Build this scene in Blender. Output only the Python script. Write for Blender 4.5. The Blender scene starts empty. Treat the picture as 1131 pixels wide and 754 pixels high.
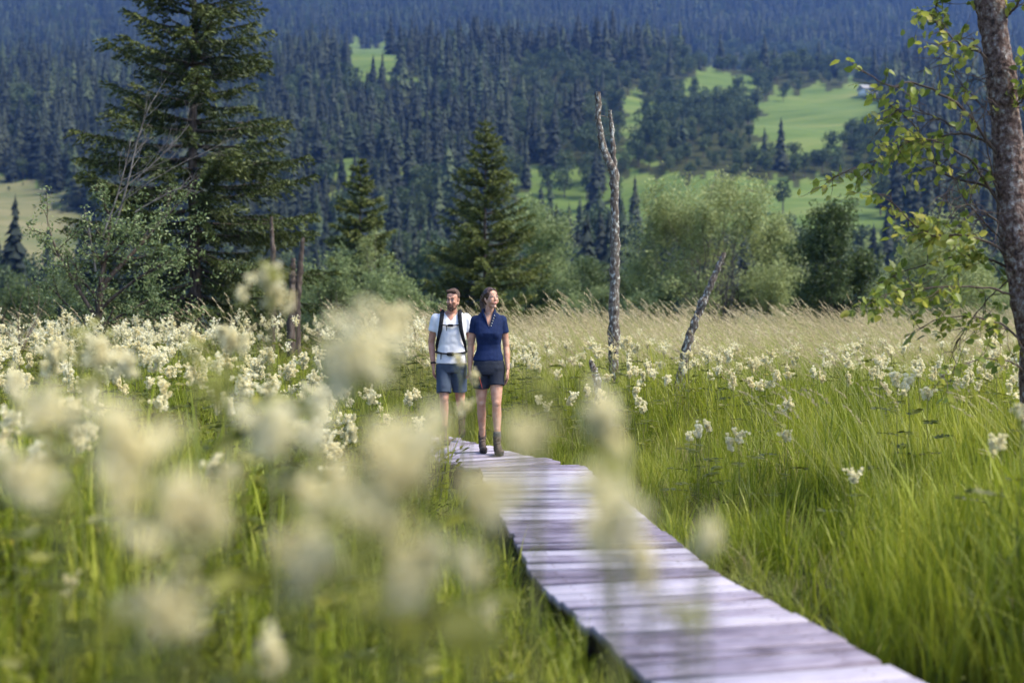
import bpy, math, random
import numpy as np
from mathutils import Vector, Matrix, noise as mnoise

SC = bpy.context.scene
COL = SC.collection
R = math.radians
rng = np.random.default_rng(7)
random.seed(7)

# ------------------------------------------------------------------ camera / photo geometry
F = 1257.0          # focal length in photograph pixels (40 mm on 36 mm)
CX, HY = 565.5, 355.0
CAMZ = 1.58
DECK = 0.22
def at(px, py, d):
    return Vector(((px - CX) / F * d, d, CAMZ - (py - HY) / F * d))

# ------------------------------------------------------------------ object helpers
def tag(o, label=None, cat=None, group=None, kind=None):
    if label: o['label'] = label
    if cat: o['category'] = cat
    if group: o['group'] = group
    if kind: o['kind'] = kind
    return o
def empty(name, loc=(0, 0, 0), rz=0):
    o = bpy.data.objects.new(name, None); COL.objects.link(o)
    o.location = loc; o.rotation_euler = (0, 0, rz); o.empty_display_size = .2
    return o
def link(name, me, parent=None, mat=None, smooth=False):
    o = bpy.data.objects.new(name, me); COL.objects.link(o)
    if parent is not None: o.parent = parent
    if mat is not None and not me.materials: me.materials.append(mat)
    if smooth: me.polygons.foreach_set('use_smooth', [True] * len(me.polygons))
    return o
def copy_tree(o, parent=None):
    c = o.copy(); COL.objects.link(c); c.parent = parent
    for ch in o.children: copy_tree(ch, c)
    return c

class MB:
    """collects raw verts / faces (numpy) and makes ONE mesh"""
    def __init__(s): s.v = []; s.f = {3: [], 4: []}; s.n = 0; s.tint = []; s.use_tint = False
    def add(s, v, f, t=0.5):
        v = np.asarray(v, dtype=np.float32).reshape(-1, 3); f = np.asarray(f, dtype=np.int64)
        s.v.append(v); s.f[f.shape[1]].append(f + s.n); s.n += len(v)
        s.tint.append(np.full(len(v), t, dtype=np.float32) if np.isscalar(t) else np.asarray(t, dtype=np.float32))
    def quads(s, P, t=0.5):            # P: (n,4,3)
        n = len(P)
        if n == 0: return
        s.add(P.reshape(-1, 3), np.arange(n * 4).reshape(n, 4), np.repeat(t, 4) if not np.isscalar(t) else t)
    def mesh(s, name, mat=None, smooth=False):
        me = bpy.data.meshes.new(name)
        V = np.concatenate(s.v); 
        f3 = np.concatenate(s.f[3]) if s.f[3] else np.zeros((0, 3), int)
        f4 = np.concatenate(s.f[4]) if s.f[4] else np.zeros((0, 4), int)
        me.vertices.add(len(V)); me.vertices.foreach_set('co', V.ravel())
        loops = np.concatenate([f3.ravel(), f4.ravel()]).astype(np.int32)
        me.loops.add(len(loops)); me.loops.foreach_set('vertex_index', loops)
        nf = len(f3) + len(f4)
        st = np.concatenate([np.arange(len(f3)) * 3, len(f3) * 3 + np.arange(len(f4)) * 4]).astype(np.int32)
        me.polygons.add(nf); me.polygons.foreach_set('loop_start', st)
        me.update(calc_edges=True)
        if smooth: me.polygons.foreach_set('use_smooth', np.ones(nf, dtype=bool))
        a = me.attributes.new('tint', 'FLOAT', 'POINT'); a.data.foreach_set('value', np.concatenate(s.tint))
        if mat: me.materials.append(mat)
        me.validate(); me.update()
        return me
    def build(s, name, mat, parent=None, smooth=False):
        return link(name, s.mesh(name, mat, smooth), parent)

def box(mb, c, d, rz=0, t=0.5, tilt=0, bev=0.0):
    x, y, z = [k / 2 for k in d]
    b = bev
    if b <= 0:
        v = np.array([(-x,-y,-z),(x,-y,-z),(x,y,-z),(-x,y,-z),(-x,-y,z),(x,-y,z),(x,y,z),(-x,y,z)], float)
        f = [(3,2,1,0),(4,5,6,7),(0,1,5,4),(1,2,6,5),(2,3,7,6),(3,0,4,7)]
    else:
        v = np.array([(-x,-y,-z),(x,-y,-z),(x,y,-z),(-x,y,-z),
                      (-x,-y,z-b),(x,-y,z-b),(x,y,z-b),(-x,y,z-b),
                      (-x+b,-y+b,z),(x-b,-y+b,z),(x-b,y-b,z),(-x+b,y-b,z)], float)
        f = [(3,2,1,0),(8,9,10,11)] + [(0,1,5,4),(1,2,6,5),(2,3,7,6),(3,0,4,7)] + [(4,5,9,8),(5,6,10,9),(6,7,11,10),(7,4,8,11)]
    M = Matrix.Rotation(rz, 3, 'Z') @ Matrix.Rotation(tilt, 3, 'X')
    v = v @ np.array(M).T + np.array(c)
    mb.add(v, f, t)

def frame_of(P):
    P = np.asarray(P, float); T = np.gradient(P, axis=0)
    T /= np.linalg.norm(T, axis=1, keepdims=True) + 1e-9
    ref = np.array([0., 0., 1.]) if abs(T[0][2]) < .9 else np.array([1., 0., 0.])
    U = np.cross(T, ref); U /= np.linalg.norm(U, axis=1, keepdims=True) + 1e-9
    return P, T, U, np.cross(T, U)
def tube(mb, P, r, sides=6, t=0.5, rough=0.0, cap=True):
    P, T, U, W = frame_of(P); n = len(P)
    r = np.broadcast_to(np.asarray(r, float), (n,))
    a = np.arange(sides) / sides * 2 * math.pi
    rr = r[:, None] * (1 + rough * rng.standard_normal((n, sides)))
    V = P[:, None] + rr[..., None] * (np.cos(a)[None, :, None] * U[:, None] + np.sin(a)[None, :, None] * W[:, None])
    i = np.arange(n - 1)[:, None] * sides; j = np.arange(sides)[None]; k = (j + 1) % sides
    f = np.stack([i + j, i + k, i + sides + k, i + sides + j], -1).reshape(-1, 4)
    base = V.reshape(-1, 3)
    mb.add(base, f, t)
    if cap:
        for ring, c in ((V[0], P[0]), (V[-1], P[-1])):
            vv = np.vstack([ring, c[None]])
            ff = np.stack([np.arange(sides), (np.arange(sides) + 1) % sides, np.full(sides, sides)], -1)
            mb.add(vv, ff, t)
def curve_pts(p0, d, L, n, bend=(0, 0, 0), jit=0.0):
    """walk from p0 along d, bending towards 'bend', with jitter"""
    p = np.array(p0, float); d = np.array(d, float); d /= np.linalg.norm(d)
    out = [p.copy()]
    for i in range(n):
        d = d + np.array(bend) / n + rng.standard_normal(3) * jit
        d /= np.linalg.norm(d); p = p + d * L / n; out.append(p.copy())
    return np.array(out)

# ------------------------------------------------------------------ materials
def new_mat(name):
    m = bpy.data.materials.new(name); m.use_nodes = True
    nt = m.node_tree; nt.nodes.clear()
    out = nt.nodes.new('ShaderNodeOutputMaterial')
    return m, nt, out
def N(nt, t, **kw):
    n = nt.nodes.new(t)
    for k, v in kw.items():
        if k.startswith('i_'):
            key = k[2:].replace('_', ' '); n.inputs[key].default_value = v
        else: setattr(n, k, v)
    return n
def ramp(nt, src, stops):
    r = nt.nodes.new('ShaderNodeValToRGB'); e = r.color_ramp.elements
    while len(e) > 1: e.remove(e[-1])
    e[0].position = stops[0][0]; e[0].color = (*stops[0][1], 1)
    for p, c in stops[1:]:
        x = e.new(p); x.color = (*c, 1)
    nt.links.new(src, r.inputs[0]); return r.outputs[0]
def leafmat(name, stops, trans=0.35, rough=0.55, nscale=0.6, spec=0.3, wr=.35, wt=.35, wn=.3, tcol=1.25):
    """foliage: colour picked from per-object random, per-leaf tint and a world noise"""
    m, nt, out = new_mat(name); L = nt.links.new
    oi = N(nt, 'ShaderNodeObjectInfo'); at_ = N(nt, 'ShaderNodeAttribute', attribute_name='tint')
    geo = N(nt, 'ShaderNodeNewGeometry')
    no = N(nt, 'ShaderNodeTexNoise'); no.inputs['Scale'].default_value = nscale; no.inputs['Detail'].default_value = 3
    L(geo.outputs['Position'], no.inputs['Vector'])
    def mul(s, k):
        x = N(nt, 'ShaderNodeMath', operation='MULTIPLY'); L(s, x.inputs[0]); x.inputs[1].default_value = k; return x.outputs[0]
    def addn(a, b):
        x = N(nt, 'ShaderNodeMath', operation='ADD'); L(a, x.inputs[0]); L(b, x.inputs[1]); return x.outputs[0]
    nn = N(nt, 'ShaderNodeMapRange'); L(no.outputs['Fac'], nn.inputs[0]); nn.inputs[1].default_value = .3; nn.inputs[2].default_value = .7
    v = addn(addn(mul(oi.outputs['Random'], wr), mul(at_.outputs['Fac'], wt)), mul(nn.outputs[0], wn))
    c = ramp(nt, v, stops)
    p = N(nt, 'ShaderNodeBsdfPrincipled'); p.inputs['Roughness'].default_value = rough
    p.inputs['Specular IOR Level'].default_value = spec
    L(c, p.inputs['Base Color'])
    if trans > 0:
        tr = N(nt, 'ShaderNodeBsdfTranslucent')
        hs = N(nt, 'ShaderNodeHueSaturation'); hs.inputs['Value'].default_value = tcol; L(c, hs.inputs['Color']); L(hs.outputs[0], tr.inputs['Color'])
        mx = N(nt, 'ShaderNodeMixShader'); mx.inputs[0].default_value = trans
        L(p.outputs[0], mx.inputs[1]); L(tr.outputs[0], mx.inputs[2]); L(mx.outputs[0], out.inputs[0])
    else: L(p.outputs[0], out.inputs[0])
    return m
def solid(name, stops, scale=8, rough=.7, spec=.3, bump=.0, bscale=40, detail=4, stretch=None, metal=0):
    m, nt, out = new_mat(name); L = nt.links.new
    tc = N(nt, 'ShaderNodeTexCoord'); vec = tc.outputs['Object']
    if stretch:
        mp = N(nt, 'ShaderNodeMapping'); mp.inputs['Scale'].default_value = stretch; L(vec, mp.inputs[0]); vec = mp.outputs[0]
    no = N(nt, 'ShaderNodeTexNoise'); no.inputs['Scale'].default_value = scale; no.inputs['Detail'].default_value = detail; L(vec, no.inputs['Vector'])
    c = ramp(nt, no.outputs['Fac'], stops)
    p = N(nt, 'ShaderNodeBsdfPrincipled'); p.inputs['Roughness'].default_value = rough; p.inputs['Specular IOR Level'].default_value = spec
    p.inputs['Metallic'].default_value = metal
    L(c, p.inputs['Base Color'])
    if bump:
        n2 = N(nt, 'ShaderNodeTexNoise'); n2.inputs['Scale'].default_value = bscale; n2.inputs['Detail'].default_value = 4; L(vec, n2.inputs['Vector'])
        b = N(nt, 'ShaderNodeBump'); b.inputs['Strength'].default_value = bump; b.inputs['Distance'].default_value = .01
        L(n2.outputs['Fac'], b.inputs['Height']); L(b.outputs[0], p.inputs['Normal'])
    L(p.outputs[0], out.inputs[0]); return m
def flat(name, c, rough=.6, spec=.4):
    d = tuple(k * .85 for k in c); return solid(name, [(.35, d), (.65, c)], 30, rough, spec)

M = {}
M['grass'] = leafmat('grass', [(0, (.018,.034,.003)), (.28, (.090,.130,.008)), (.55, (.24,.28,.020)), (1, (.52,.48,.09))], .35, .45, .35)
M['grass_pale'] = leafmat('grass_pale', [(0, (.14,.19,.02)), (.4, (.29,.34,.045)), (.75, (.44,.44,.10)), (1, (.56,.51,.18))], .35, .5, .3)
M['straw'] = leafmat('straw', [(0, (.16,.18,.04)), (.4, (.30,.28,.10)), (.7, (.46,.38,.20)), (1, (.60,.50,.30))], .25, .6, .5)
M['seed'] = leafmat('seed', [(0, (.34,.27,.14)), (.5, (.52,.43,.26)), (1, (.70,.60,.40))], .3, .6, .5)
M['seed_stem'] = leafmat('seed_stem', [(0, (.24,.28,.07)), (.5, (.40,.40,.13)), (1, (.56,.50,.24))], .25, .6, .5)
M['herb'] = leafmat('herb', [(0, (.018,.028,.005)), (.4, (.060,.075,.008)), (.75, (.16,.165,.017)), (1, (.36,.32,.05))], .35, .5, .5)
M['petal'] = leafmat('petal', [(0, (.66,.54,.22)), (.3, (.85,.77,.46)), (.65, (.94,.90,.68)), (1, (.96,.95,.84))], .5, .6, 3, wr=.2, wt=.6, wn=.2, tcol=1.0)
M['bud'] = leafmat('bud', [(0, (.22,.25,.05)), (.5, (.38,.38,.10)), (1, (.55,.50,.18))], .35, .6, 3, wr=.2, wt=.6, wn=.2, tcol=1.0)
M['stem'] = leafmat('stem', [(0, (.09,.12,.03)), (1, (.16,.15,.05))], 0, .6)
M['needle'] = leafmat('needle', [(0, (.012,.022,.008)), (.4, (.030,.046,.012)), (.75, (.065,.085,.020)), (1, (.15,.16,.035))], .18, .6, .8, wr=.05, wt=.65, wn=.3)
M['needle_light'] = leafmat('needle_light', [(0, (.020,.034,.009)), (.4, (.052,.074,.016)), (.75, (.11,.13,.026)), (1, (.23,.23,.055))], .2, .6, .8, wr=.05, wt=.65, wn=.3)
M['far_needle'] = leafmat('far_needle', [(0, (.006,.011,.009)), (.45, (.013,.022,.016)), (.75, (.028,.040,.024)), (1, (.050,.060,.036))], .1, .8, .006, wr=.6, wt=.15, wn=.3)
M['larch'] = leafmat('larch', [(0, (.020,.034,.018)), (.5, (.040,.062,.028)), (1, (.085,.105,.045))], .1, .8, .006, wr=.6, wt=.2, wn=.2)
M['far_leaf'] = leafmat('far_leaf', [(0, (.026,.046,.022)), (.5, (.055,.085,.036)), (1, (.125,.155,.062))], .2, .8, .01, wr=.5, wt=.3, wn=.2)
M['willow'] = leafmat('willow', [(0, (.085,.120,.045)), (.5, (.18,.23,.09)), (1, (.34,.39,.17))], .3, .6, .4, wr=.15, wt=.5, wn=.35)
M['airy'] = leafmat('airy', [(0, (.13,.16,.06)), (.5, (.25,.29,.11)), (1, (.42,.45,.20))], .3, .6, .4, wr=.15, wt=.5, wn=.35)
M['darkleaf'] = leafmat('darkleaf', [(0, (.030,.050,.016)), (.5, (.060,.090,.028)), (1, (.11,.145,.045))], .25, .6, .6, wr=.15, wt=.5, wn=.35)
M['birchleaf'] = leafmat('birchleaf', [(0, (.08,.12,.02)), (.45, (.20,.25,.04)), (.8, (.36,.36,.07)), (1, (.50,.41,.10))], .45, .4, 2, wr=.0, wt=.7, wn=.3)
M['greyleaf'] = leafmat('greyleaf', [(0, (.07,.11,.035)), (.5, (.15,.20,.075)), (1, (.30,.35,.18))], .3, .5, 2, wr=.0, wt=.7, wn=.3)
M['bark'] = solid('bark', [(.3, (.035,.028,.024)), (.55, (.09,.070,.058)), (.75, (.17,.14,.12))], 6, .9, .1, .6, 30, 6, (3, 3, .8))
M['deadbark'] = solid('deadbark', [(.30, (.045,.036,.030)), (.47, (.13,.105,.088)), (.56, (.20,.185,.160)), (.66, (.50,.51,.47))], 15, .9, .1, 1.0, 35, 8, (2, 2, 1.1))
M['greybark'] = solid('greybark', [(.3, (.07,.058,.050)), (.6, (.18,.16,.145)), (.8, (.32,.30,.28))], 8, .9, .1, .5, 30, 6, (2, 2, .6))
M['deadgrey'] = solid('deadgrey', [(.3, (.07,.06,.055)), (.7, (.22,.205,.19))], 8, .9, .1)
M['twig'] = solid('twig', [(.3, (.05,.035,.028)), (.7, (.13,.095,.075))], 8, .8, .2)

def ground_mat():
    m, nt, out = new_mat('ground'); L = nt.links.new
    geo = N(nt, 'ShaderNodeNewGeometry')
    a = N(nt, 'ShaderNodeAttribute', attribute_name='tint')
    n1 = N(nt, 'ShaderNodeTexNoise'); n1.inputs['Scale'].default_value = .035; n1.inputs['Detail'].default_value = 10; n1.inputs['Roughness'].default_value = .68; mg = N(nt, 'ShaderNodeMapping'); mg.inputs['Scale'].default_value = (.5, 1.6, 1.2); mg.inputs['Rotation'].default_value = (0, 0, .35); L(geo.outputs['Position'], mg.inputs[0]); L(mg.outputs[0], n1.inputs['Vector'])
    n2 = N(nt, 'ShaderNodeTexNoise'); n2.inputs['Scale'].default_value = 1.7; n2.inputs['Detail'].default_value = 6; L(geo.outputs['Position'], n2.inputs['Vector'])
    field = ramp(nt, n1.outputs['Fac'], [(.35, (.060,.098,.022)), (.5, (.092,.135,.032)), (.65, (.140,.165,.050))])
    brown = ramp(nt, n1.outputs['Fac'], [(.35, (.085,.105,.040)), (.55, (.16,.15,.075)), (.7, (.21,.185,.10))])
    floor = ramp(nt, n2.outputs['Fac'], [(.3, (.018,.025,.009)), (.7, (.045,.050,.016))])
    m1 = N(nt, 'ShaderNodeMix', data_type='RGBA'); L(floor, m1.inputs[6]); L(field, m1.inputs[7])
    r1 = N(nt, 'ShaderNodeMapRange'); L(a.outputs['Fac'], r1.inputs[0]); r1.inputs[1].default_value = .2; r1.inputs[2].default_value = .5; L(r1.outputs[0], m1.inputs[0])
    m2 = N(nt, 'ShaderNodeMix', data_type='RGBA'); L(m1.outputs[2], m2.inputs[6]); L(brown, m2.inputs[7])
    r2 = N(nt, 'ShaderNodeMapRange'); L(a.outputs['Fac'], r2.inputs[0]); r2.inputs[1].default_value = .6; r2.inputs[2].default_value = .9; L(r2.outputs[0], m2.inputs[0])
    p = N(nt, 'ShaderNodeBsdfPrincipled'); p.inputs['Roughness'].default_value = .95; p.inputs['Specular IOR Level'].default_value = .1
    L(m2.outputs[2], p.inputs['Base Color']); L(p.outputs[0], out.inputs[0])
    return m
M['ground'] = ground_mat()

# ------------------------------------------------------------------ terrain
DK = np.array([0, 200, 300, 400, 500, 600, 750, 870, 1050, 1700, 2400, 3100, 3700], float)
EL = np.array([0, -9.9, 8, 60, 130, 180, 235, 262, 258, 340, 470, 600, 640], float)
EM = np.array([0, -9.9, 10, 70, 130, 185, 250, 292, 262, 335, 460, 600, 640], float)
ER = np.array([0, -9.9, 14, 105, 150, 195, 238, 272, 245, 325, 450, 590, 640], float)
def elev(u, d):
    eL = np.interp(d, DK, EL); eM = np.interp(d, DK, EM); eR = np.interp(d, DK, ER)
    w1 = np.clip((u - 100) / 330, 0, 1); w1 = w1 * w1 * (3 - 2 * w1)
    w2 = np.clip((u - 640) / 160, 0, 1); w2 = w2 * w2 * (3 - 2 * w2)
    return (eL * (1 - w1) + eM * w1) * (1 - w2) + eR * w2
def hnoise(x, y):
    return (np.sin(x * .021 + 1.3) * np.cos(y * .017 + .4) * 3 + np.sin(x * .053 + y * .031) * 1.6 + np.sin(x * .011 - y * .023 + 2) * 4)
def ground_z(x, y):
    x = np.asarray(x, float); y = np.asarray(y, float)
    r = np.hypot(x, y) + 1e-6
    az = np.arctan2(x, y); azc = np.clip(az, -R(50), R(50))
    d = r * np.cos(azc); u = CX + F * np.tan(azc)
    z = CAMZ + elev(u, d) / F * d
    z = np.minimum(z, 800 + .02 * (z - 800)); z = np.where(d < 200, 0.0, z)
    z = z + hnoise(x, y) * np.clip((d - 250) / 250, 0, 1)
    fade = np.clip((R(115) - np.abs(az)) / R(55), 0, 1)
    near = (np.sin(x * 1.1) * np.cos(y * .9) + np.sin(x * .37 + y * .5)) * .02
    return z * fade + near * np.clip(r / 5, 0, 1)

def proj(x, y, z):
    return CX + F * x / y, HY + F * (CAMZ - z) / y
def inpoly(px, py, poly):
    c = np.zeros(px.shape, bool); n = len(poly)
    for i in range(n):
        x1, y1 = poly[i]; x2, y2 = poly[(i + 1) % n]
        cond = ((y1 > py) != (y2 > py)) & (px < (x2 - x1) * (py - y1) / (y2 - y1 + 1e-9) + x1)
        c ^= cond
    return c
# pasture outlines (where the slope is open grass), seen as ground regions
FIELDS = [[(572,186),(640,181),(662,184),(655,268),(600,270),(570,262)],
          [(668,196),(700,190),(745,194),(830,198),(975,196),(1000,285),(900,285),(740,285),(670,272)],
          [(686,108),(715,96),(722,130),(712,185),(680,182)],
          [(752,80),(830,78),(838,118),(760,120)],
          [(838,112),(870,100),(968,90),(975,146),(935,150),(905,176),(830,178)],
          [(380,50),(448,50),(448,100),(380,100)], [(370,174),(404,176),(404,232),(370,232)], [(434,166),(460,165),(460,234),(434,234)]]
BROWN = [[(-80,195),(40,198),(70,215),(110,260),(95,330),(-80,330)]]
def land(px, py, y):
    f = np.zeros(px.shape)
    ok = (y > 330)
    px, py = (px + 9 * np.sin(py * .21 + px * .05) + 6 * np.sin(py * .47 + 1) + 5 * np.sin(px * .31),
              py + 5 * np.sin(px * .16 + 2) + 3.5 * np.sin(px * .37) + 2 * np.sin(px * .83 + py * .2))
    for p in FIELDS: f[inpoly(px, py, p) & ok] = .55
    for p in BROWN: f[inpoly(px, py, p) & ok] = 1.0
    return f

def make_ground():
    rs = np.concatenate([[0], np.geomspace(1, 150, 60), np.linspace(160, 1100, 236), np.linspace(1110, 3700, 90)])
    az = np.concatenate([np.linspace(-180, -52, 33)[:-1], np.linspace(-52, -30, 20)[:-1], np.linspace(-30, 30, 241)[:-1], np.linspace(30, 52, 20)[:-1], np.linspace(52, 180, 33)[:-1]])
    A, Rr = np.meshgrid(np.radians(az), rs); x = np.sin(A) * Rr; y = np.cos(A) * Rr
    z = ground_z(x, y)
    ys = np.where(y > 1, y, 1); px, py = proj(x, ys, z)
    t = np.where(y > 330, land(px, py, y), 0)
    t = np.where((y > 40) & (y < 260) , .45, t)
    mb = MB(); n, k = A.shape
    i = np.arange(n - 1)[:, None] * k; j = np.arange(k)[None]; jj = (j + 1) % k
    f = np.stack([i + j, i + k + j, i + k + jj, i + jj], -1).reshape(-1, 4)
    mb.add(np.stack([x, y, z], -1).reshape(-1, 3), f, t.ravel())
    o = mb.build('ground', M['ground'], smooth=True)
    tag(o, kind='structure', label='meadow ground rising into a forested mountainside with pastures', cat='ground')
make_ground()
# ------------------------------------------------------------------ geometry-nodes scatter ("stuff" only)
def scatter(name, pts, rot, scl, idx, variants, label, cat, kind='stuff'):
    me = bpy.data.meshes.new(name)
    me.vertices.add(len(pts)); me.vertices.foreach_set('co', np.asarray(pts, np.float32).ravel())
    for nm, ty, dat, key in (('rot', 'FLOAT_VECTOR', rot, 'vector'), ('scl', 'FLOAT_VECTOR', scl, 'vector'), ('vid', 'INT', idx, 'value')):
        a = me.attributes.new(nm, ty, 'POINT'); a.data.foreach_set(key, np.asarray(dat, np.int32 if ty == 'INT' else np.float32).ravel())
    me.update()
    o = link(name, me)
    ng = bpy.data.node_groups.new(name, 'GeometryNodeTree')
    ng.interface.new_socket('Geometry', in_out='INPUT', socket_type='NodeSocketGeometry')
    ng.interface.new_socket('Geometry', in_out='OUTPUT', socket_type='NodeSocketGeometry')
    gi = ng.nodes.new('NodeGroupInput'); go = ng.nodes.new('NodeGroupOutput')
    iop = ng.nodes.new('GeometryNodeInstanceOnPoints'); jn = ng.nodes.new('GeometryNodeJoinGeometry')
    for me_v in reversed(variants):
        src = bpy.data.objects.new(name + '_source', me_v)
        oi = ng.nodes.new('GeometryNodeObjectInfo'); oi.inputs['Object'].default_value = src; oi.inputs['As Instance'].default_value = True
        ng.links.new(oi.outputs['Geometry'], jn.inputs[0])
    def attr(nm, ty):
        a = ng.nodes.new('GeometryNodeInputNamedAttribute'); a.data_type = ty; a.inputs[0].default_value = nm; return a.outputs['Attribute']
    ng.links.new(gi.outputs[0], iop.inputs['Points']); ng.links.new(jn.outputs[0], iop.inputs['Instance'])
    iop.inputs['Pick Instance'].default_value = True
    ng.links.new(attr('vid', 'INT'), iop.inputs['Instance Index'])
    e2r = ng.nodes.new('FunctionNodeEulerToRotation'); ng.links.new(attr('rot', 'FLOAT_VECTOR'), e2r.inputs[0])
    ng.links.new(e2r.outputs[0], iop.inputs['Rotation']); ng.links.new(attr('scl', 'FLOAT_VECTOR'), iop.inputs['Scale'])
    ng.links.new(iop.outputs[0], go.inputs[0])
    md = o.modifiers.new('scatter', 'NODES'); md.node_group = ng
    tag(o, label, cat, kind=kind)
    return o

# ------------------------------------------------------------------ leaf / blade generators
def blades(mb, n, h, w, spread, lean=(0, 0), curl=.35, seg=4, hvar=.35, tint=None):
    """n tapering curved blades rooted round the origin (one clump)"""
    ang = rng.uniform(0, 2 * math.pi, n); rr = spread * np.sqrt(rng.uniform(0, 1, n))
    base = np.stack([np.cos(ang) * rr, np.sin(ang) * rr, np.zeros(n)], -1)
    H = h * (1 + hvar * rng.uniform(-1, 1, n)); Wd = w * rng.uniform(.6, 1.3, n)
    da = rng.uniform(0, 2 * math.pi, n); cu = curl * rng.uniform(.2, 1.3, n)
    dirv = np.stack([np.cos(da) * cu + lean[0], np.sin(da) * cu + lean[1]], -1)
    side = np.stack([-np.sin(da + rng.normal(0, .5, n)), np.cos(da + rng.normal(0, .5, n)), np.zeros(n)], -1)
    t = np.linspace(0, 1, seg + 1)
    P = np.zeros((n, seg + 1, 3))
    P[..., :2] = base[:, None, :2] + dirv[:, None] * (H[:, None] * t[None] ** 1.9)[..., None]
    L2 = np.linalg.norm(dirv, axis=1)
    P[..., 2] = H[:, None] * (t[None] - .38 * np.minimum(L2, 1.4)[:, None] * t[None] ** 2.6)
    prof = np.array([.7, 1, .9, .6, .03]) if seg == 4 else np.interp(t, [0, .25, .6, 1], [.7, 1, .8, .03])
    off = side[:, None] * (Wd[:, None] * prof[None] / 2)[..., None]
    Lv = P - off; Rv = P + off
    V = np.stack([Lv, Rv], 2).reshape(-1, 3)
    k = np.arange(n)[:, None] * (seg + 1) * 2 + np.arange(seg)[None] * 2
    f = np.stack([k, k + 1, k + 3, k + 2], -1).reshape(-1, 4)
    tt = rng.uniform(0, 1, n) if tint is None else rng.uniform(tint[0], tint[1], n)
    tv = np.clip(tt[:, None] * .75 + t[None] * .25, 0, 1)
    mb.add(V, f, np.repeat(tv.reshape(-1), 2))
    return P
def rand_dirs(n):
    v = rng.standard_normal((n, 3)); return v / np.linalg.norm(v, axis=1, keepdims=True)
def leafquads(mb, C, size, aspect=.5, up=0.0, tint=None, dirs=None, six=False):
    """leaves at centres C; diamond quads (or six-vertex ovate leaves)"""
    n = len(C)
    if n == 0: return
    C = np.asarray(C, float)
    d = rand_dirs(n) if dirs is None else dirs
    nrm = rand_dirs(n); nrm[:, 2] += up; 
    s = np.cross(d, nrm); s /= np.linalg.norm(s, axis=1, keepdims=True) + 1e-9
    sz = (np.asarray(size) * rng.uniform(.65, 1.3, n))[:, None]
    t = rng.uniform(0, 1, n) if tint is None else tint
    if not six:
        P = np.stack([C - d * sz / 2, C + s * sz * aspect / 2, C + d * sz / 2, C - s * sz * aspect / 2], 1)
        mb.quads(P, t)
    else:
        w = aspect / 2; fold = np.cross(s, d) * sz * .08
        base = C; tip = C + d * sz
        a1 = C + d * sz * .28 + s * sz * w + fold; a2 = C + d * sz * .66 + s * sz * w * .78 + fold
        b1 = C + d * sz * .28 - s * sz * w + fold; b2 = C + d * sz * .66 - s * sz * w * .78 + fold
        m2 = C + d * sz * .5
        V = np.stack([base, a1, a2, tip, b2, b1, m2], 1).reshape(-1, 3)
        k = np.arange(n)[:, None] * 7
        f4 = np.concatenate([k + np.array([[0, 1, 2, 6]]), k + np.array([[6, 2, 3, 3]])[:, [0, 1, 2, 3]]]) if False else None
        f = np.concatenate([k + np.array([[0, 1, 2, 6]]), k + np.array([[0, 6, 4, 5]])])
        g = np.concatenate([k + np.array([[6, 2, 3]]), k + np.array([[6, 3, 4]])])
        tt = np.repeat(t, 7)
        mb.add(V, f, tt); mb.f[3].append(g + mb.n - len(V))

# ------------------------------------------------------------------ far forest
def far_spruce(h=20, w=5.2, tiers=13, seed=0, ragged=.3):
    mb = MB(); z0 = h * .05; n = tiers * 24
    t = np.sort(rng.uniform(0, 1, n) ** 1.25); z = z0 + (h * .96 - z0) * t
    lob = 1 + .16 * np.sin(t * 17 + rng.uniform(0, 6)) + .12 * np.sin(t * 41 + rng.uniform(0, 6))
    a = rng.uniform(0, 6.283, n); r = (w / 2 * (1 - t) ** .82 * lob + .25) * rng.uniform(1 - ragged * 1.6, 1.15, n) * (1 + .12 * np.cos(a + rng.uniform(0, 6)))
    drop = r * rng.uniform(.25, .75, n); up = rng.uniform(.6, 1.6, n); wd = rng.uniform(.22, .5, n) * (1 + .8 * t)
    c0 = np.stack([np.cos(a) * r * .05, np.sin(a) * r * .05, z + up], -1)
    tip = np.stack([np.cos(a) * r, np.sin(a) * r, z - drop], -1)
    l = np.stack([np.cos(a - wd) * r * .66, np.sin(a - wd) * r * .66, z - drop * .7], -1)
    q = np.stack([np.cos(a + wd) * r * .66, np.sin(a + wd) * r * .66, z - drop * .7], -1)
    mb.quads(np.stack([c0, l, tip, q], 1), rng.uniform(.0, 1, n))
    tr = MB(); tube(tr, [(0, 0, -1.5), (0, 0, h * .5), (0, 0, h)], [.26, .17, .03], 5)
    return mb, tr
def far_round(h=12, w=9, n=650, trunkh=.15, leaf=.9):
    mb = MB(); lobes = []
    for i in range(9):
        a = rng.uniform(0, 6.28); r = rng.uniform(0, w * .3)
        lobes.append((math.cos(a) * r, math.sin(a) * r, h * rng.uniform(.35, .82), w * rng.uniform(.18, .3)))
    C = []; 
    for l in lobes:
        d = rand_dirs(n // 9); C.append(np.array(l[:3]) + d * l[3] * rng.uniform(.75, 1.08, (len(d), 1)) * np.array([1, 1, .9]))
    C = np.concatenate(C); C[:, 2] = np.maximum(C[:, 2], h * .08)
    leafquads(mb, C, leaf, .8)
    tr = MB(); tube(tr, [(0, 0, -1.5), (.1, 0, h * .4), (0, 0, h * .75)], [.3, .2, .05], 5)
    return mb, tr
fv = []   # (crown mesh, trunk mesh)
for i in range(5):
    c, t = far_spruce(20 * rng.uniform(.9, 1.1), rng.uniform(7.0, 9.4), int(rng.integers(8, 12)), ragged=.22)
    fv.append((c, t, 'far_needle'))
for i in range(4):
    c, t = far_round(13 * rng.uniform(.85, 1.15), rng.uniform(8, 10.5), 620)
    fv.append((c, t, 'far_leaf'))
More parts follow.
